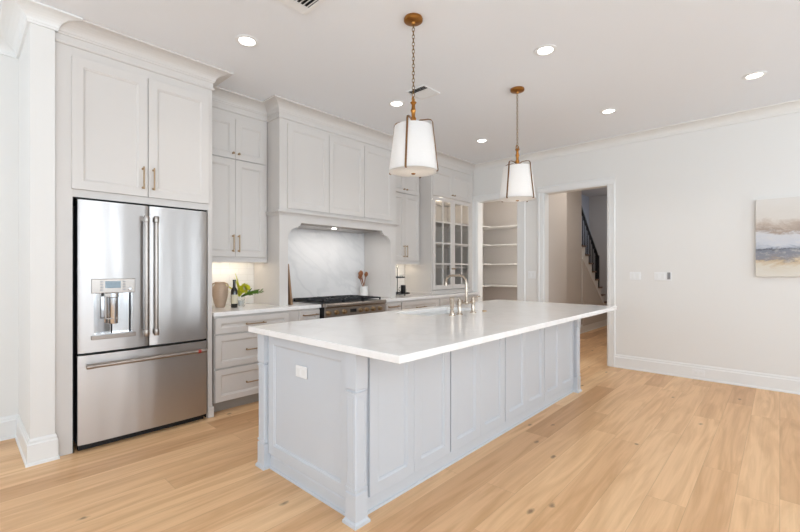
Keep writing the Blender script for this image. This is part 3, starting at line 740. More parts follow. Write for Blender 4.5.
for i in range(3):                      # three cast iron grates
    a = RX0+.012+i*.2975; b = a+.293; mb = MB(); y0, y1 = RF+.065, 4.235; z0, z1 = .936, .950
    mb.box(a, a+.014, y0, y1, z0, z1).box(b-.014, b, y0, y1, z0, z1).box(a, b, y0, y0+.014, z0, z1).box(a, b, y1-.014, y1, z0, z1).box(a, b, (y0+y1)/2-.007, (y0+y1)/2+.007, z0, z1)
    for yc in ((y0*.75+y1*.25), (y0*.25+y1*.75)):
        xm = (a+b)/2
        for t in range(4):
            ax, ay = math.cos(t*PI/2+PI/4), math.sin(t*PI/2+PI/4)
            mb.prism([(xm+ax*.03-ay*.005, yc+ay*.03+ax*.005), (xm+ax*.03+ay*.005, yc+ay*.03-ax*.005), (xm+ax*.17+ay*.005, yc+ay*.17-ax*.005), (xm+ax*.17-ay*.005, yc+ay*.17+ax*.005)], z0, z1+.004, lambda p, q: (p[0], p[1], q))
        mb.box(a, b, yc-.005, yc+.005, z0, z1+.003)
    for xx in (a, b-.014):
        for yy in (y0, y1-.014): mb.box(xx, xx+.014, yy, yy+.014, .915, z0)
    g = obj('grate', mb, 'iron', rg)
    for yc in ((y0*.75+y1*.25), (y0*.25+y1*.75)):
        obj('burner', MB().lathe([(.05, .9155), (.05, .922), (.036, .924), (.036, .932), (.03, .934), (0, .934)], (a+b)/2, yc, 24), 'black', rg, smooth=True)
def P_x(u): 
    k_ = (u-400)/F_PX; c_, s_ = math.cos(math.radians(YAW)), math.sin(math.radians(YAW)); return (RF-.02)*(c_+k_*s_)/(s_-k_*c_)
for u_ in (329.4, 337.5, 345.3, 361.5, 367.5, 374, 380.6):
    x = P_x(u_)
    mb = MB().lathe([(.027, RF+.002), (.027, RF-.006), (.021, RF-.010), (.019, RF-.034), (.016, RF-.038), (0, RF-.038)], x, 0, 24, 'y', .818)
    mb.box(x-.004, x+.004, RF-.041, RF-.036, .802, .834)
    obj('control_knob', mb, 'pull', rg, smooth=True, label='bronze control knob')
obj('display', MB().box(P_x(351.5), P_x(357.5), RF-.003, RF+.002, .803, .842), 'black', rg, label='dark control display')
od = obj('oven_door', MB().box(RX0+.004, RX1-.004, RF+.004, RF+.044, .20, .758), 'steel2', rg, bevel=.004)
obj('oven_window', MB().box(RX0+.15, RX1-.15, RF+.002, RF+.005, .34, .62), 'black', od)
mb = MB().tube([(RX0+.06, RF-.045, .70), (RX1-.06, RF-.045, .70)], .013, 14)
for x in (RX0+.08, RX1-.08): mb.tube([(x, RF+.004, .70), (x, RF-.045, .70)], .009, 10)
obj('oven_handle', mb, 'steel2', od, smooth=True)
obj('kick_plate', MB().box(RX0+.004, RX1-.004, RF+.03, RF+.044, .04, .19), 'steel2', rg)
for x in (RX0+.06, RX1-.06):
    for y in (RF+.08, 4.22): obj('foot', MB().lathe([(.018, 0), (.018, .09)], x, y, 12), 'steel2', rg)

# ------------------------------------------------------------------ island
isl = root('kitchen_island', (2.95, 2.07, 0), 'pale grey panelled kitchen island with turned corner posts', 'kitchen island')
IX0, IX1, IY0, IY1 = 1.405, 4.485, 1.612, 2.505
PW = .082
obj('body', MB().box(IX0, IX1, IY0, IY1, .02, .12).box(IX0, IX0+.02, IY0, IY1, .12, .878).box(IX1-.02, IX1, IY0, IY1, .12, .878).box(IX0+.02, IX1-.02, IY0, IY0+.02, .12, .878).box(IX0+.02, IX1-.02, IY1-.02, IY1, .12, .878), 'isl', isl)
# base board with shoe
PLINTH = [(0, 0), (.014, 0), (.013, .012), (.004, .016), (.004, .075), (0, .083)]
obj('plinth', MB().sweep(PLINTH, [(IX0, IY1), (IX0, IY0), (IX1, IY0), (IX1, IY1), (IX0+.001, IY1)], lambda a, b, h: (a, b, h)), 'isl', isl)
# the sweep travels with the outside on its right: near end, front, far end, back
obj('end_panel', MB().panel((IX0, 2.449, .10), (0, -1, 0), (-1, 0, 0), 2.449-1.641, .776, .018, .062), 'isl', isl)
obj('end_panel', MB().panel((IX1, 1.641, .10), (0, 1, 0), (1, 0, 0), 2.449-1.641, .776, .018, .062), 'isl', isl)
xs = [1.486, 1.871, 2.251, 2.632, 3.021, 3.395, 3.777, 4.10, 4.425]
xs = [1.486 + (4.425-1.486)*i/8 for i in range(9)]
for i in range(8):
    a, b = xs[i]+(.006 if i % 2 == 0 else .0006), xs[i+1]-(.0006 if i % 2 == 0 else .006)
    obj('side_panel', MB().panel((a, IY0, .088), (1, 0, 0), (0, -1, 0), b-a, .788, .018, .060), 'isl', isl)
    # working side
    obj('door', MB().panel((b, IY1, .10), (-1, 0, 0), (0, 1, 0), b-a, .776, .018, .060), 'isl', isl)
def post(cx, cy, sx, sy):
    """square post with collar grooves, chamfered shaft with raised face panels and a flared foot"""
    mb = MB(); h = PW/2
    def sq(w, z0, z1, ch=0):
        if ch: pts = [(-w+ch, -w), (w-ch, -w), (w, -w+ch), (w, w-ch), (w-ch, w), (-w+ch, w), (-w, w-ch), (-w, -w+ch)]
        else: pts = [(-w, -w), (w, -w), (w, w), (-w, w)]
        mb.prism(pts, z0, z1, lambda p, a: (cx+p[0], cy+p[1], a))
    def taper(w0, w1, z0, z1):
        V = [mb.bm.verts.new((cx+a*w, cy+b*w, z)) for w, z in ((w0, z0), (w1, z1)) for a, b in ((-1,-1),(1,-1),(1,1),(-1,1))]
        for f in ((0,3,2,1),(4,5,6,7),(0,1,5,4),(1,2,6,5),(2,3,7,6),(3,0,4,7)): mb.bm.faces.new([V[i] for i in f])
    taper(h+.011, h+.010, 0, .014); taper(h+.008, h+.001, .014, .026)
    sq(h, .026, .158); taper(h, h-.007, .158, .165); sq(h-.007, .165, .174)
    sq(h, .174, .186); sq(h-.003, .186, .664, .006); sq(h, .664, .674)
    sq(h-.007, .674, .684); taper(h-.007, h, .684, .690); sq(h, .690, .878)
    o = obj('leg', mb, 'isl', isl, label='corner post with grooved collars')
    mb2 = MB(); w = h-.003
    for nx, ny in ((-1, 0), (1, 0), (0, -1), (0, 1)):
        tx, ty = ny, nx
        for a0, a1, z0, z1 in ((-w+.017, w-.017, .205, .209), (-w+.017, w-.017, .643, .647), (-w+.014, -w+.017, .205, .647), (w-.017, w-.014, .205, .647)):
            p = [(cx+nx*(w-.001)+tx*a0, cy+ny*(w-.001)+ty*a0), (cx+nx*(w+.0022)+tx*a1, cy+ny*(w+.0022)+ty*a1)]
            mb2.box(p[0][0], p[1][0], p[0][1], p[1][1], z0, z1)
    obj('shaft_bead', mb2, 'isl', o)
for cx_, cy_ in ((1.400, 1.597), (1.400, 2.492), (4.475, 1.597), (4.475, 2.492)): post(cx_, cy_, 1, 1)
# island worktop with sink cut-out
SX0, SX1, SY0, SY1 = 2.58, 3.34, 2.08, 2.44
mb = MB(); CX0, CX1, CY0, CY1 = 1.312, 4.552, 1.212, 2.571
xs_ = [CX0, SX0, SX1, CX1]; ys_ = [CY0, SY0, SY1, CY1]
V = {(i, j, k_): mb.bm.verts.new((xs_[i], ys_[j], z)) for i in range(4) for j in range(4) for k_, z in enumerate((.884, .920))}
for i in range(3):
    for j in range(3):
        if i == 1 and j == 1: continue
        mb.bm.faces.new([V[i,j,1], V[i+1,j,1], V[i+1,j+1,1], V[i,j+1,1]]); mb.bm.faces.new([V[i,j,0], V[i,j+1,0], V[i+1,j+1,0], V[i+1,j,0]])
for i in range(3):
    mb.bm.faces.new([V[i,0,0], V[i+1,0,0], V[i+1,0,1], V[i,0,1]]); mb.bm.faces.new([V[i,3,0], V[i,3,1], V[i+1,3,1], V[i+1,3,0]])
    mb.bm.faces.new([V[0,i,0], V[0,i,1], V[0,i+1,1], V[0,i+1,0]]); mb.bm.faces.new([V[3,i,0], V[3,i+1,0], V[3,i+1,1], V[3,i,1]])
for a, b in (((1,1),(2,1)), ((2,1),(2,2)), ((2,2),(1,2)), ((1,2),(1,1))):
    mb.bm.faces.new([V[a[0],a[1],0], V[b[0],b[1],0], V[b[0],b[1],1], V[a[0],a[1],1]])
obj('island_countertop', mb, 'quartz', None, origin=(2.93, 1.89, .884), bevel=.003, label='large white quartz slab topping the kitchen island', cat='countertop')
mb = MB()
mb.box(SX0-.02, SX0, SY0-.02, SY1+.02, .66, .883).box(SX1, SX1+.02, SY0-.02, SY1+.02, .66, .883).box(SX0, SX1, SY0-.02, SY0, .66, .883).box(SX0, SX1, SY1, SY1+.02, .66, .883).box(SX0-.02, SX1+.02, SY0-.02, SY1+.02, .64, .66)
obj('sink', mb, 'sink', None, origin=(2.96, 2.26, .64), bevel=.004, label='white undermount sink set into the island countertop', cat='sink')
# outlet on island end
r = root('island_outlet', (IX0-.02, 2.09, .69), 'white horizontal outlet plate on the near end of the island', 'outlet')
obj('plate', MB().box(IX0-.0155, IX0-.0095, 2.022, 2.134, .655, .724), 'plastic', r, bevel=.002)
for yy in (2.052, 2.104): obj('socket', MB().box(IX0-.0168, IX0-.0150, yy-.017, yy+.017, .672, .708), 'trim', r, bevel=.0008)

# ------------------------------------------------------------------ bridge faucet
fa = root('bridge_faucet', (2.935, 1.945, .92), 'champagne gold bridge faucet with tall hooked spout on the island', 'faucet')
def turned(cx, cy, z0, h, s=1.25):
    return [(.022*s, z0), (.022*s, z0+.006), (.014*s, z0+.011), (.0125*s, z0+.016), (.0125*s, z0+h*.6), (.0155*s, z0+h*.64), (.0155*s, z0+h*.88), (.0125*s, z0+h*.9), (.0125*s, z0+h)]
for x in (2.832, 3.038):
    obj('pillar', MB().lathe(turned(x, 1.945, .92, .125), x, 1.945, 20), 'nickel', fa, smooth=True)
    mb = MB().lathe([(.011, 1.045), (.011, 1.056), (.006, 1.06), (0, 1.06)], x, 1.945, 14)
    sg = -1 if x < 2.9 else 1
    mb.tube([(x, 1.945, 1.052), (x+sg*.03, 1.93, 1.057), (x+sg*.062, 1.915, 1.060)], .005, 10)
    obj('lever_handle', mb, 'nickel', fa, smooth=True)
obj('bridge', MB().tube([(2.832, 1.945, 1.012), (3.038, 1.945, 1.012)], .011, 14).lathe([(.016, .998), (.018, 1.006), (.018, 1.02), (.013, 1.03)], 2.935, 1.945, 20), 'nickel', fa, smooth=True)
arc = [(2.935, 1.945, 1.02), (2.935, 1.945, 1.175)] + [(2.935, 1.945+.065*(1-math.cos(t)), 1.175+.065*math.sin(t)) for t in [PI/2*i/7 for i in range(1, 8)]]
arc += [(2.935, 2.158-.065*(1-math.sin(t)), 1.175+.065*math.cos(t)) for t in [PI/2*i/7 for i in range(0, 8)]]
obj('spout', MB().tube(arc, .0105, 14).lathe([(.0135, 1.150), (.0135, 1.178), (.0105, 1.182)], 2.935, 2.158, 16), 'nickel', fa, smooth=True)
sp = root('side_sprayer', (2.728, 1.945, .92), 'small champagne side sprayer standing left of the bridge faucet', 'sprayer')
obj('base', MB().lathe([(.026, .92), (.026, .927), (.018, .935), (.016, .955), (.012, .96)], 2.728, 1.945, 20), 'nickel', sp, smooth=True)
obj('spray_head', MB().lathe([(.013, .955), (.014, .98), (.018, 1.01), (.021, 1.06), (.016, 1.068), (0, 1.068)], 2.728, 1.945, 20).box(2.706, 2.712, 1.939, 1.951, .985, 1.05), 'nickel', sp, smooth=True)
obj('air_switch', MB().lathe([(.020, .92), (.020, .928), (.014, .931), (0, .931)], 3.20, 1.93, 18), 'pull', None, origin=(3.2, 1.93, .92), smooth=True, label='small round bronze button on island right of the faucet', cat='button')

# ------------------------------------------------------------------ pendants
def chain(mb, x, y, z0, z1, link=.034):
    n_ = int((z1-z0)/(link*.72)); step = (z1-z0)/n_
    for i in range(n_):
        zc = z0+step*(i+.5); a = (i % 2)*PI/2+.4; pts = []
        for k_ in range(12):
            t = 2*PI*k_/12; rr = .0085*math.cos(t); zz_ = step*.66*math.sin(t)
            pts.append((x+rr*math.cos(a), y+rr*math.sin(a), zc+zz_))
        # closed torus-like loop
        seg = 6; rings = []
        for k_ in range(12):
            p = Vector(pts[k_]); d = (Vector(pts[(k_+1) % 12])-Vector(pts[k_-1])).normalized()
            nrm = Vector((-math.sin(a), math.cos(a), 0)); b2 = d.cross(nrm)
            rings.append([mb.bm.verts.new(p+nrm*.0022*math.cos(2*PI*q/seg)+b2*.0022*math.sin(2*PI*q/seg)) for q in range(seg)])
        for k_ in range(12):
            A_, B_ = rings[k_], rings[(k_+1) % 12]
            for q in range(seg): mb.bm.faces.new([A_[q], A_[(q+1) % seg], B_[(q+1) % seg], B_[q]])
    return mb
PX, PY = 2.140, 1.850
pd = root('pendant_lamp', (PX, PY, 1.96), 'white tapered pendant with brass straps over the front half of the island, the nearer one', 'pendant lamp', 'pendant lamps over the island')
obj('canopy', MB().lathe([(.062, ZC), (.066, ZC-.010), (.064, ZC-.020), (.05, ZC-.028), (.016, ZC-.032), (.012, ZC-.044), (0, ZC-.044)], PX, PY, 32), 'brass', pd, smooth=True)
obj('chain', chain(MB(), PX, PY, 2.455, ZC-.040), 'chainm', pd, smooth=True)
mb = MB().lathe([(.006, 2.28), (.018, 2.30), (.020, 2.33), (.012, 2.345), (.014, 2.37), (.019, 2.385), (.013, 2.40), (.012, 2.425), (.022, 2.44), (.016, 2.446), (0, 2.446)], PX, PY, 20)
for a in (0, PI): mb.tube([(PX+.012*math.cos(a+.4), PY+.012*math.sin(a+.4), 2.43), (PX+.024*math.cos(a+.4), PY+.024*math.sin(a+.4), 2.455), (PX+.016*math.cos(a+.4), PY+.016*math.sin(a+.4), 2.475)], .004, 8)
obj('stem', mb, 'brass', pd, smooth=True)
ST, SB_, RT, RB = 2.272, 1.965, .130, .168
obj('shade', MB().lathe([(RB, SB_), (RT, ST), (RT-.0025, ST), (RB-.0025, SB_), (RB, SB_)], PX, PY, 48), 'shade', pd, smooth=True)
obj('diffuser', MB().lathe([(RB-.003, SB_+.006), (RB-.02, SB_+.001), (.08, SB_-.009), (0, SB_-.012)], PX, PY, 48), 'diff', pd, smooth=True)
obj('finial', MB().lathe([(.014, SB_-.010), (.015, SB_-.016), (.008, SB_-.020), (0, SB_-.020)], PX, PY, 20), 'brass', pd, smooth=True)
for k_ in range(4):
    a = math.radians(24+90*k_); ca, sa = math.cos(a), math.sin(a); mb = MB()
    path = [(.012, 2.300), (.05, 2.314), (.105, 2.314), (.126, 2.308), (.137, 2.292), (RT+.009, ST-.01), (RB+.006, SB_+.004), (RB+.004, SB_-.006), (RB-.004, SB_-.008)]
    tw = .0065; ins = []
    for i, (r_, z_) in enumerate(path):
        a0 = path[max(i-1, 0)]; b0 = path[min(i+1, len(path)-1)]; d = Vector((b0[0]-a0[0], b0[1]-a0[1])).normalized(); nn = Vector((-d.y, d.x))*.002
        ring = []
        for w_, s_ in ((-tw, -1), (tw, -1), (tw, 1), (-tw, 1)):
            rr, zz_ = r_+nn.x*s_, z_+nn.y*s_
            ring.append(mb.bm.verts.new((PX+rr*ca-w_*sa, PY+rr*sa+w_*ca, zz_)))
        ins.append(ring)
    for A_, B_ in zip(ins, ins[1:]):
        for q in range(4): mb.bm.faces.new([A_[q], A_[(q+1) % 4], B_[(q+1) % 4], B_[q]])
    mb.bm.faces.new(ins[0][::-1]); mb.bm.faces.new(ins[-1])
    obj('strap', mb, 'strap', pd)
def bulb(x, y):
    l = bpy.data.lights.new('pendant_bulb', 'POINT'); l.energy = .6; l.color = (1, .97, .95); l.shadow_soft_size = .05
    o = bpy.data.objects.new('pendant_bulb', l); COL.objects.link(o); o.location = (x, y, 2.06)
bulb(PX, PY)
p2 = copy_tree(pd, (3.655, 1.845, 1.96)); p2.rotation_euler.z = math.radians(-30); p2['label'] = 'white tapered pendant with brass straps in front of the pantry door, the farther one'
bulb(3.655, 1.845)

# ------------------------------------------------------------------ recessed ceiling lights
rl = root('recessed_light', (1.50, 2.955, ZC), 'recessed ceiling light nearest the refrigerator cabinet', 'ceiling light', 'recessed ceiling lights')
obj('trim_ring', MB().lathe([(.085, ZC-.0005), (.085, ZC-.004), (.062, ZC-.008), (.056, ZC-.003), (.056, ZC-.0005)], 1.50, 2.955, 36), 'plastic', rl, smooth=True)
obj('lens', MB().lathe([(.0558, ZC-.0008), (.0558, ZC-.003), (0, ZC-.003)], 1.50, 2.955, 36), 'lens', rl)
lab = {(3.155, 1.355): 'recessed ceiling light between the two pendant lamps, to their right', (4.83, .165): 'recessed ceiling light above the abstract painting, rightmost in the photo', (4.84, 1.37): 'recessed ceiling light nearest the hall opening', (4.80, 2.935): 'recessed ceiling light in front of the glass front hutch', (3.125, 2.93): 'recessed ceiling light in front of the range hood, left of the near pendant'}
def down(x, y):
    l = bpy.data.lights.new('downlight', 'SPOT'); l.energy = DOWN_W; l.color = (1, .94, .87); l.spot_size = math.radians(125); l.spot_blend = .8; l.shadow_soft_size = .06
    o = bpy.data.objects.new('downlight', l); COL.objects.link(o); o.location = (x, y, ZC-.02)
down(1.5, 2.955)
for (x, y), t in lab.items():
    c = copy_tree(rl, (x, y, ZC)); c['label'] = t; down(x, y)

# ------------------------------------------------------------------ ceiling vents
def vent(x0, x1, y0, y1, label, dark, h=.03):
    r = root('ceiling_vent', ((x0+x1)/2, (y0+y1)/2, ZC), label, 'vent', 'ceiling air vents')
    f = .03; g = .012; z0 = ZC-.008
    obj('frame', MB().box(x0, x0+g, y0, y1, z0, ZC-.0005).box(x1-f, x1, y0, y1, z0, ZC-.0005).box(x0+g, x1-f, y0, y0+h, z0, ZC-.0005).box(x0+g, x1-f, y1-h, y1, z0, ZC-.0005), 'plastic', r, bevel=.002)
    obj('duct_shade', MB().box(x0+g, x1-f, y0+h, y1-h, ZC-.0025, ZC-.0005), 'gap', r)  # black plate painting the dark seen between the louvers
    mb = MB(); n_ = 9; w_ = (x1-x0-g-f)/n_
    for k_ in range(n_):
        a = x0+g+w_*k_
        p = [(a+.002, ZC-.014), (a+.0035, ZC-.014), (a+w_*.8, ZC-.003), (a+w_*.8-.0015, ZC-.003)] if k_ < n_*dark else [(a, ZC-.003), (a+.002, ZC-.003), (a+w_-.001, ZC-.013), (a+w_-.003, ZC-.013)]
        mb.prism(p, y0+h, y1-h, lambda p_, a_: (p_[0], a_, p_[1]))
    obj('louver', mb, 'plastic', r)
vent(1.32, 1.612, 2.06, 2.355, 'white ceiling vent at the top edge of the photo', 1, .075)
vent(2.975, 3.225, 2.44, 2.665, 'white ceiling vent behind the chain of the near pendant', .3, .012)

# ------------------------------------------------------------------ pantry shelves
for i, z in enumerate((1.0, 1.393, 1.738, 2.066)):
    lb = ['lowest visible white pantry shelf', 'second lowest visible white pantry shelf', 'second highest white pantry shelf', 'highest white pantry shelf, just under the door head'][i]
    mb = MB().prism([(6.09, 4.218), (6.09, 3.86), (6.62, 3.86), (6.62, 2.73), (6.978, 2.73), (6.978, 4.218)], z-.02, z, lambda p, a: (p[0], p[1], a))
    obj('pantry_shelf', mb, 'shelf', None, origin=(6.8, 3.5, z), bevel=.002, label=lb+', L-shaped against the walls', cat='shelf', group='pantry shelves')

# ------------------------------------------------------------------ switches, outlets
def wallplate(name, yc, zc, w, h, label, cat, parts):
    r = root(name, (XF, yc, zc), label, cat)
    obj('plate', MB().box(XF-.007, XF-.0005, yc-w/2, yc+w/2, zc-h/2, zc+h/2), 'plastic', r, bevel=.002)
    for nm, m_, dy, dz, w_, h_ in parts: obj(nm, MB().box(XF-.011, XF-.0065, yc+dy-w_/2, yc+dy+w_/2, zc+dz-h_/2, zc+dz+h_/2), m_, r, bevel=.001)
wallplate('light_switch', 1.365, 1.207, .125, .10, 'white light switch plate nearest the hall opening', 'light switch', [('rocker', 'trim', -.03, 0, .035, .065), ('rocker', 'trim', .03, 0, .035, .065)])
wallplate('light_switch', 1.090, 1.207, .125, .10, 'white switch plate directly left of the grey keypad', 'light switch', [('rocker', 'trim', -.03, 0, .035, .065), ('rocker', 'trim', .03, 0, .035, .065)])
wallplate('wall_keypad', .995, 1.207, .055, .105, 'small wall keypad with a grey face beside the second switch plate', 'keypad', [('face', 'grey', .002, .005, .032, .085)])
wallplate('light_switch', 2.76, 1.207, .12, .11, 'white switch plate on wall between pantry door and hall opening', 'light switch', [('rocker', 'trim', -.025, 0, .03, .065), ('rocker', 'trim', .025, 0, .03, .065)])
r = root('baseboard_outlet', (XF-.02, .70, .07), 'white outlet plate set in the baseboard of the long wall', 'outlet')
obj('plate', MB().box(XF-.021, XF-.0165, .64, .76, .045, .112), 'plastic', r, bevel=.001)
for a_ in (.66, .71): obj('socket', MB().box(XF-.0225, XF-.0205, a_, a_+.03, .062, .095), 'trim', r)

# ------------------------------------------------------------------ painting
r = root('painting', (XF-.02, -.40, 1.217), 'unframed abstract landscape canvas in white, grey and sand tones', 'painting')
obj('canvas', MB().box(XF-.040, XF-.001, -1.0, .192, 1.217, 2.045), 'art', r, bevel=.002)

# ------------------------------------------------------------------ things on the wall counters
ZT = .9125
v = root('vase', (1.812, 4.13, ZT), 'blush stoneware vase with two small handles on the counter by the refrigerator', 'vase')
pr = [(.048, 0), (.052, .006), (.066, .05), (.084, .12), (.088, .165), (.080, .205), (.058, .228), (.054, .240), (.060, .252), (.056, .254), (.050, .240), (.052, .228)]
obj('body', MB().lathe([(r_*.87, ZT+z_) for r_, z_ in pr], 1.812, 4.13, 36), 'clay', v, smooth=True)
for sg in (-1, 1):
    dx, dy = sg*math.sin(math.radians(YAW)), -sg*math.cos(math.radians(YAW))
    pts = [(.048, .243), (.070, .238), (.082, .222), (.080, .200), (.072, .188)]
    obj('handle', MB().tube([(1.812+dx*a, 4.13+dy*a, ZT+b) for a, b in pts], .0075, 10), 'clay', v, smooth=True)
b = root('wine_bottle', (1.896, 4.00, ZT), 'dark glass bottle with cream label beside the vase', 'bottle')
obj('glass', MB().lathe([(.029, ZT), (.032, ZT+.005), (.032, ZT+.155), (.028, ZT+.178), (.0145, ZT+.205), (.0135, ZT+.262), (.0155, ZT+.264), (.0155, ZT+.278), (0, ZT+.278)], 1.896, 4.00, 28), 'bottle', b, smooth=True)
mb = MB(); seg = 14; R_ = .0325
for i in range(seg):
    t0 = math.radians(190+i*150/seg); t1 = math.radians(190+(i+1)*150/seg)
    mb.bm.faces.new([mb.bm.verts.new((1.896+R_*math.cos(t), 4.00+R_*math.sin(t), z)) for t, z in ((t0, ZT+.04), (t1, ZT+.04), (t1, ZT+.13), (t0, ZT+.13))])
bmesh.ops.remove_doubles(mb.bm, verts=mb.bm.verts, dist=1e-5)
obj('label', mb, 'label', b, smooth=True)
# glass jar holding cut greenery
jx, jy = 1.998, 4.08
j = root('glass_jar', (jx, jy, ZT), 'short clear glass jar holding lime blooms beside the bottle', 'jar')
obj('glass', MB().lathe([(.040, ZT), (.043, ZT+.004), (.045, ZT+.115), (.042, ZT+.115), (.040, ZT+.010), (0, ZT+.010)], jx, jy, 28), 'glass', j, smooth=True)
obj('liner', MB().lathe([(.036, ZT+.011), (.037, ZT+.06), (0, ZT+.06)], jx, jy, 20), 'ceramic', j)
pl = root('cut_greenery', (jx, jy, ZT+.05), 'lime green leaves and yellow bloom arranged in the glass jar', 'foliage')
def leaf(mb, p0, p1, w, bend=.03, folds=6):
    p0, p1 = Vector(p0), Vector(p1); d = p1-p0; side = d.cross(Vector((.3, -.6, .3))).normalized(); up = side.cross(d).normalized()
    prev = None
    for i in range(folds+1):
        t = i/folds; c = p0+d*t+up*bend*math.sin(PI*t); ww = w*math.sin(PI*min(.97, .12+.86*t))**.8
        cur = [mb.bm.verts.new(c-side*ww), mb.bm.verts.new(c+up*(-ww*.25)), mb.bm.verts.new(c+side*ww)]
        if prev: mb.bm.faces.new([prev[0], prev[1], cur[1], cur[0]]); mb.bm.faces.new([prev[1], prev[2], cur[2], cur[1]])
        prev = cur
rx, ry = math.sin(math.radians(YAW)), -math.cos(math.radians(YAW))      # picture-right direction on the counter
def at(r_, f_, z_): return (jx+rx*r_+ry*-0+f_*-.68*0, jy+ry*r_, ZT+z_)
mb = MB()
for (r1, z1, w, q) in ((.235, .150, .014, 0), (.215, .175, .012, .03), (.19, .135, .013, -.02), (.16, .165, .013, .02), (.12, .19, .012, 0), (.13, .12, .012, 0)):
    leaf(mb, at(.01, 0, .10), (jx+rx*r1+.1*q, jy+ry*r1+q, ZT+z1), w, .02)
for i in range(16):                       # leaflets along the long frond
    t = .3+.7*i/16; cx_, cz_ = .225*t, .11+.055*t
    leaf(mb, at(cx_, 0, cz_), (jx+rx*(cx_+.03), jy+ry*(cx_+.03)+random.uniform(-.02, .02), ZT+cz_+random.choice((-.02, .025))), .007, .004, 3)
obj('leaf', mb, 'leaf', pl)
mb = MB()
for (r1, z1, w, q) in ((-.055, .345, .012, .0), (-.06, .30, .012, .01), (-.03, .25, .014, -.01), (-.13, .20, .012, .0), (-.165, .235, .010, .01), (-.11, .15, .012, 0), (-.07, .19, .014, -.02), (.03, .22, .016, 0)):
    leaf(mb, at(-.01, 0, .10), (jx+rx*r1, jy+ry*r1+q, ZT+z1), w, .015)
obj('leaf', mb, 'lime', pl, label='pale lime leaf blades')
mb = MB()
for i in range(70):                       # globe of small petals
    t = random.uniform(0, 2*PI); ph = math.acos(random.uniform(-1, 1)); R2 = .042
    n_ = Vector((math.sin(ph)*math.cos(t), math.sin(ph)*math.sin(t), math.cos(ph)))
    c = Vector(at(.035, 0, .185)) + Vector((0, -.02, 0)); p = c+n_*R2*.5
    leaf(mb, p, c+n_*R2*1.35, .013, .004, 3)
obj('bloom', mb, 'lime', pl, label='round yellow-green bloom')

# cutting board leaning in the hood recess
cb = root('cutting_board', (2.43, 4.0, ZT), 'wooden cutting board leaning against the left side of the hood recess', 'cutting board')
mb = MB().prism([(2.452, ZT), (2.476, ZT), (2.428, ZT+.44), (2.406, ZT+.437)], 3.852, 4.12, lambda p, a: (p[0], a, p[1]))
obj('board', mb, 'board', cb, bevel=.004)
# crock with utensils
cr = root('utensil_crock', (3.822, 4.20, ZT), 'white crock with wooden ring at its foot, right of the range', 'crock')
obj('crock', MB().lathe([(.052, ZT+.018), (.054, ZT+.024), (.054, ZT+.145), (.050, ZT+.146), (.048, ZT+.03), (0, ZT+.03)], 3.822, 4.20, 28), 'ceramic', cr, smooth=True)
obj('foot_ring', MB().lathe([(.050, ZT), (.053, ZT+.003), (.053, ZT+.018), (0, ZT+.018)], 3.822, 4.20, 28), 'cork', cr, smooth=True, label='tan wooden foot ring')
uts = [(-.078, .345, .024, 'wooden spoon leaning furthest left in the white crock'), (-.050, .365, .027, 'broad wooden spatula in the middle of the white crock'), (-.066, .300, .021, 'short wooden spoon in front of the spatula in the white crock'), (.048, .345, .026, 'wooden spoon leaning right in the white crock')]
for i, (dr_, top, w, lb) in enumerate(uts):
    r = root('wooden_spoon', (3.822, 4.20, ZT+.035), lb, 'utensil', 'wooden utensils in the crock')
    f = (i-1.5)*.012
    p0 = Vector((3.822-rx*dr_*.3+.0, 4.20-ry*dr_*.3+f, ZT+.036)); p1 = Vector((3.822+rx*dr_, 4.20+ry*dr_+f, ZT+top))
    pts = [p0.lerp(p1, t) for t in (0, .3, .6, .78)]
    obj('stem', MB().tube(pts, .0055, 8), 'wood', r, smooth=True)
    mb = MB(); pts = [p0.lerp(p1, t) for t in (.76, .80, .86, .92, .97, 1.0)]
    mb.tube(pts, w, 12, radii=[.006, w*.55, w, w, w*.7, w*.2])
    o = obj('bowl', mb, 'wood', r, smooth=True)

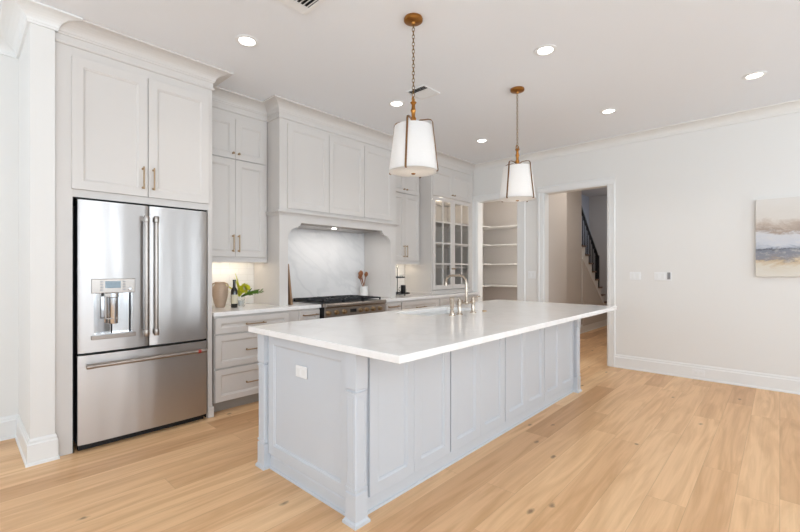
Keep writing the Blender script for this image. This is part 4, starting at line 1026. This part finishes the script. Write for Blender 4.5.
# tiered tray
tr = root('tiered_tray', (4.385, 4.10, ZT), 'black two-tier metal tray partly hidden behind the right hood leg', 'tray')
tx, ty = 4.385, 4.10
def disc(R, z): return [(0, z), (R-.004, z), (R, z+.004), (R, z+.018), (R-.004, z+.018), (R-.006, z+.005), (0, z+.004)]
obj('lower_tray', MB().lathe(disc(.185, ZT+.022), tx, ty, 36), 'black', tr, smooth=True)
obj('upper_tray', MB().lathe(disc(.115, ZT+.255), tx, ty, 36), 'black', tr, smooth=True)
obj('pole', MB().lathe([(.006, ZT+.026), (.006, ZT+.40)], tx, ty, 12), 'black', tr, smooth=True)
obj('ring', MB().tube([(tx+.022*math.cos(t), ty, ZT+.42+.022*math.sin(t)) for t in [2*PI*i/14 for i in range(15)]], .003, 8), 'black', tr, smooth=True)
for t in (.5, 2.6, 4.7): obj('foot', MB().lathe([(.008, ZT), (.008, ZT+.022)], tx+.15*math.cos(t), ty+.15*math.sin(t), 10), 'black', tr)
mg = root('mug', (4.425, 4.02, ZT+.027), 'matte black mug on the lower tier of the tray', 'mug')
mx_, my_ = 4.425, 4.02
obj('cup', MB().lathe([(.034, ZT+.027), (.036, ZT+.030), (.036, ZT+.150), (.033, ZT+.150), (.032, ZT+.034), (0, ZT+.034)], mx_, my_, 24), 'black', mg, smooth=True)
obj('handle', MB().tube([(mx_-rx*.034, my_-ry*.034, ZT+.125), (mx_-rx*.060, my_-ry*.060, ZT+.115), (mx_-rx*.062, my_-ry*.062, ZT+.075), (mx_-rx*.034, my_-ry*.034, ZT+.055)], .004, 8), 'black', mg, smooth=True)
gx, gy = 4.505, 4.06
obj('drinking_glass', MB().lathe([(.022, ZT+.027), (.024, ZT+.030), (.027, ZT+.095), (.025, ZT+.095), (.022, ZT+.033), (0, ZT+.033)], gx, gy, 20), 'glass', None, origin=(gx, gy, ZT+.027), smooth=True, label='small clear glass right of the black mug', cat='glass')
gx, gy = 4.42, 4.05
obj('espresso_cup', MB().lathe([(.018, ZT+.2605), (.028, ZT+.300), (.026, ZT+.300), (.017, ZT+.2645), (0, ZT+.2645)], gx, gy, 20), 'glass', None, origin=(gx, gy, ZT+.26), smooth=True, label='tiny clear cup on the upper tier of the tray', cat='cup')

# added fill lights out of view that brighten the hall and the stairwell
area('hall_fill', (7.1, 1.7, 3.25), (0, 0, -1), .4, .4, 15, (1, .92, .84))
area('stair_fill', (11.2, 2.2, 2.6), (-.2, 1, -.1), .8, 1.0, 4, (.8, .88, 1))
area('pantry_fill', (6.35, 3.3, 2.99), (0, 0, -1), .2, .2, 2, (1, .93, .86))  # added fill from above to brighten the pantry
area('pantry_side_fill', (6.12, 2.86, 1.6), (1, .7, 0), .05, 1.6, 6, (1, .93, .86))  # added upright fill beside the opening, evens out the shelf compartments
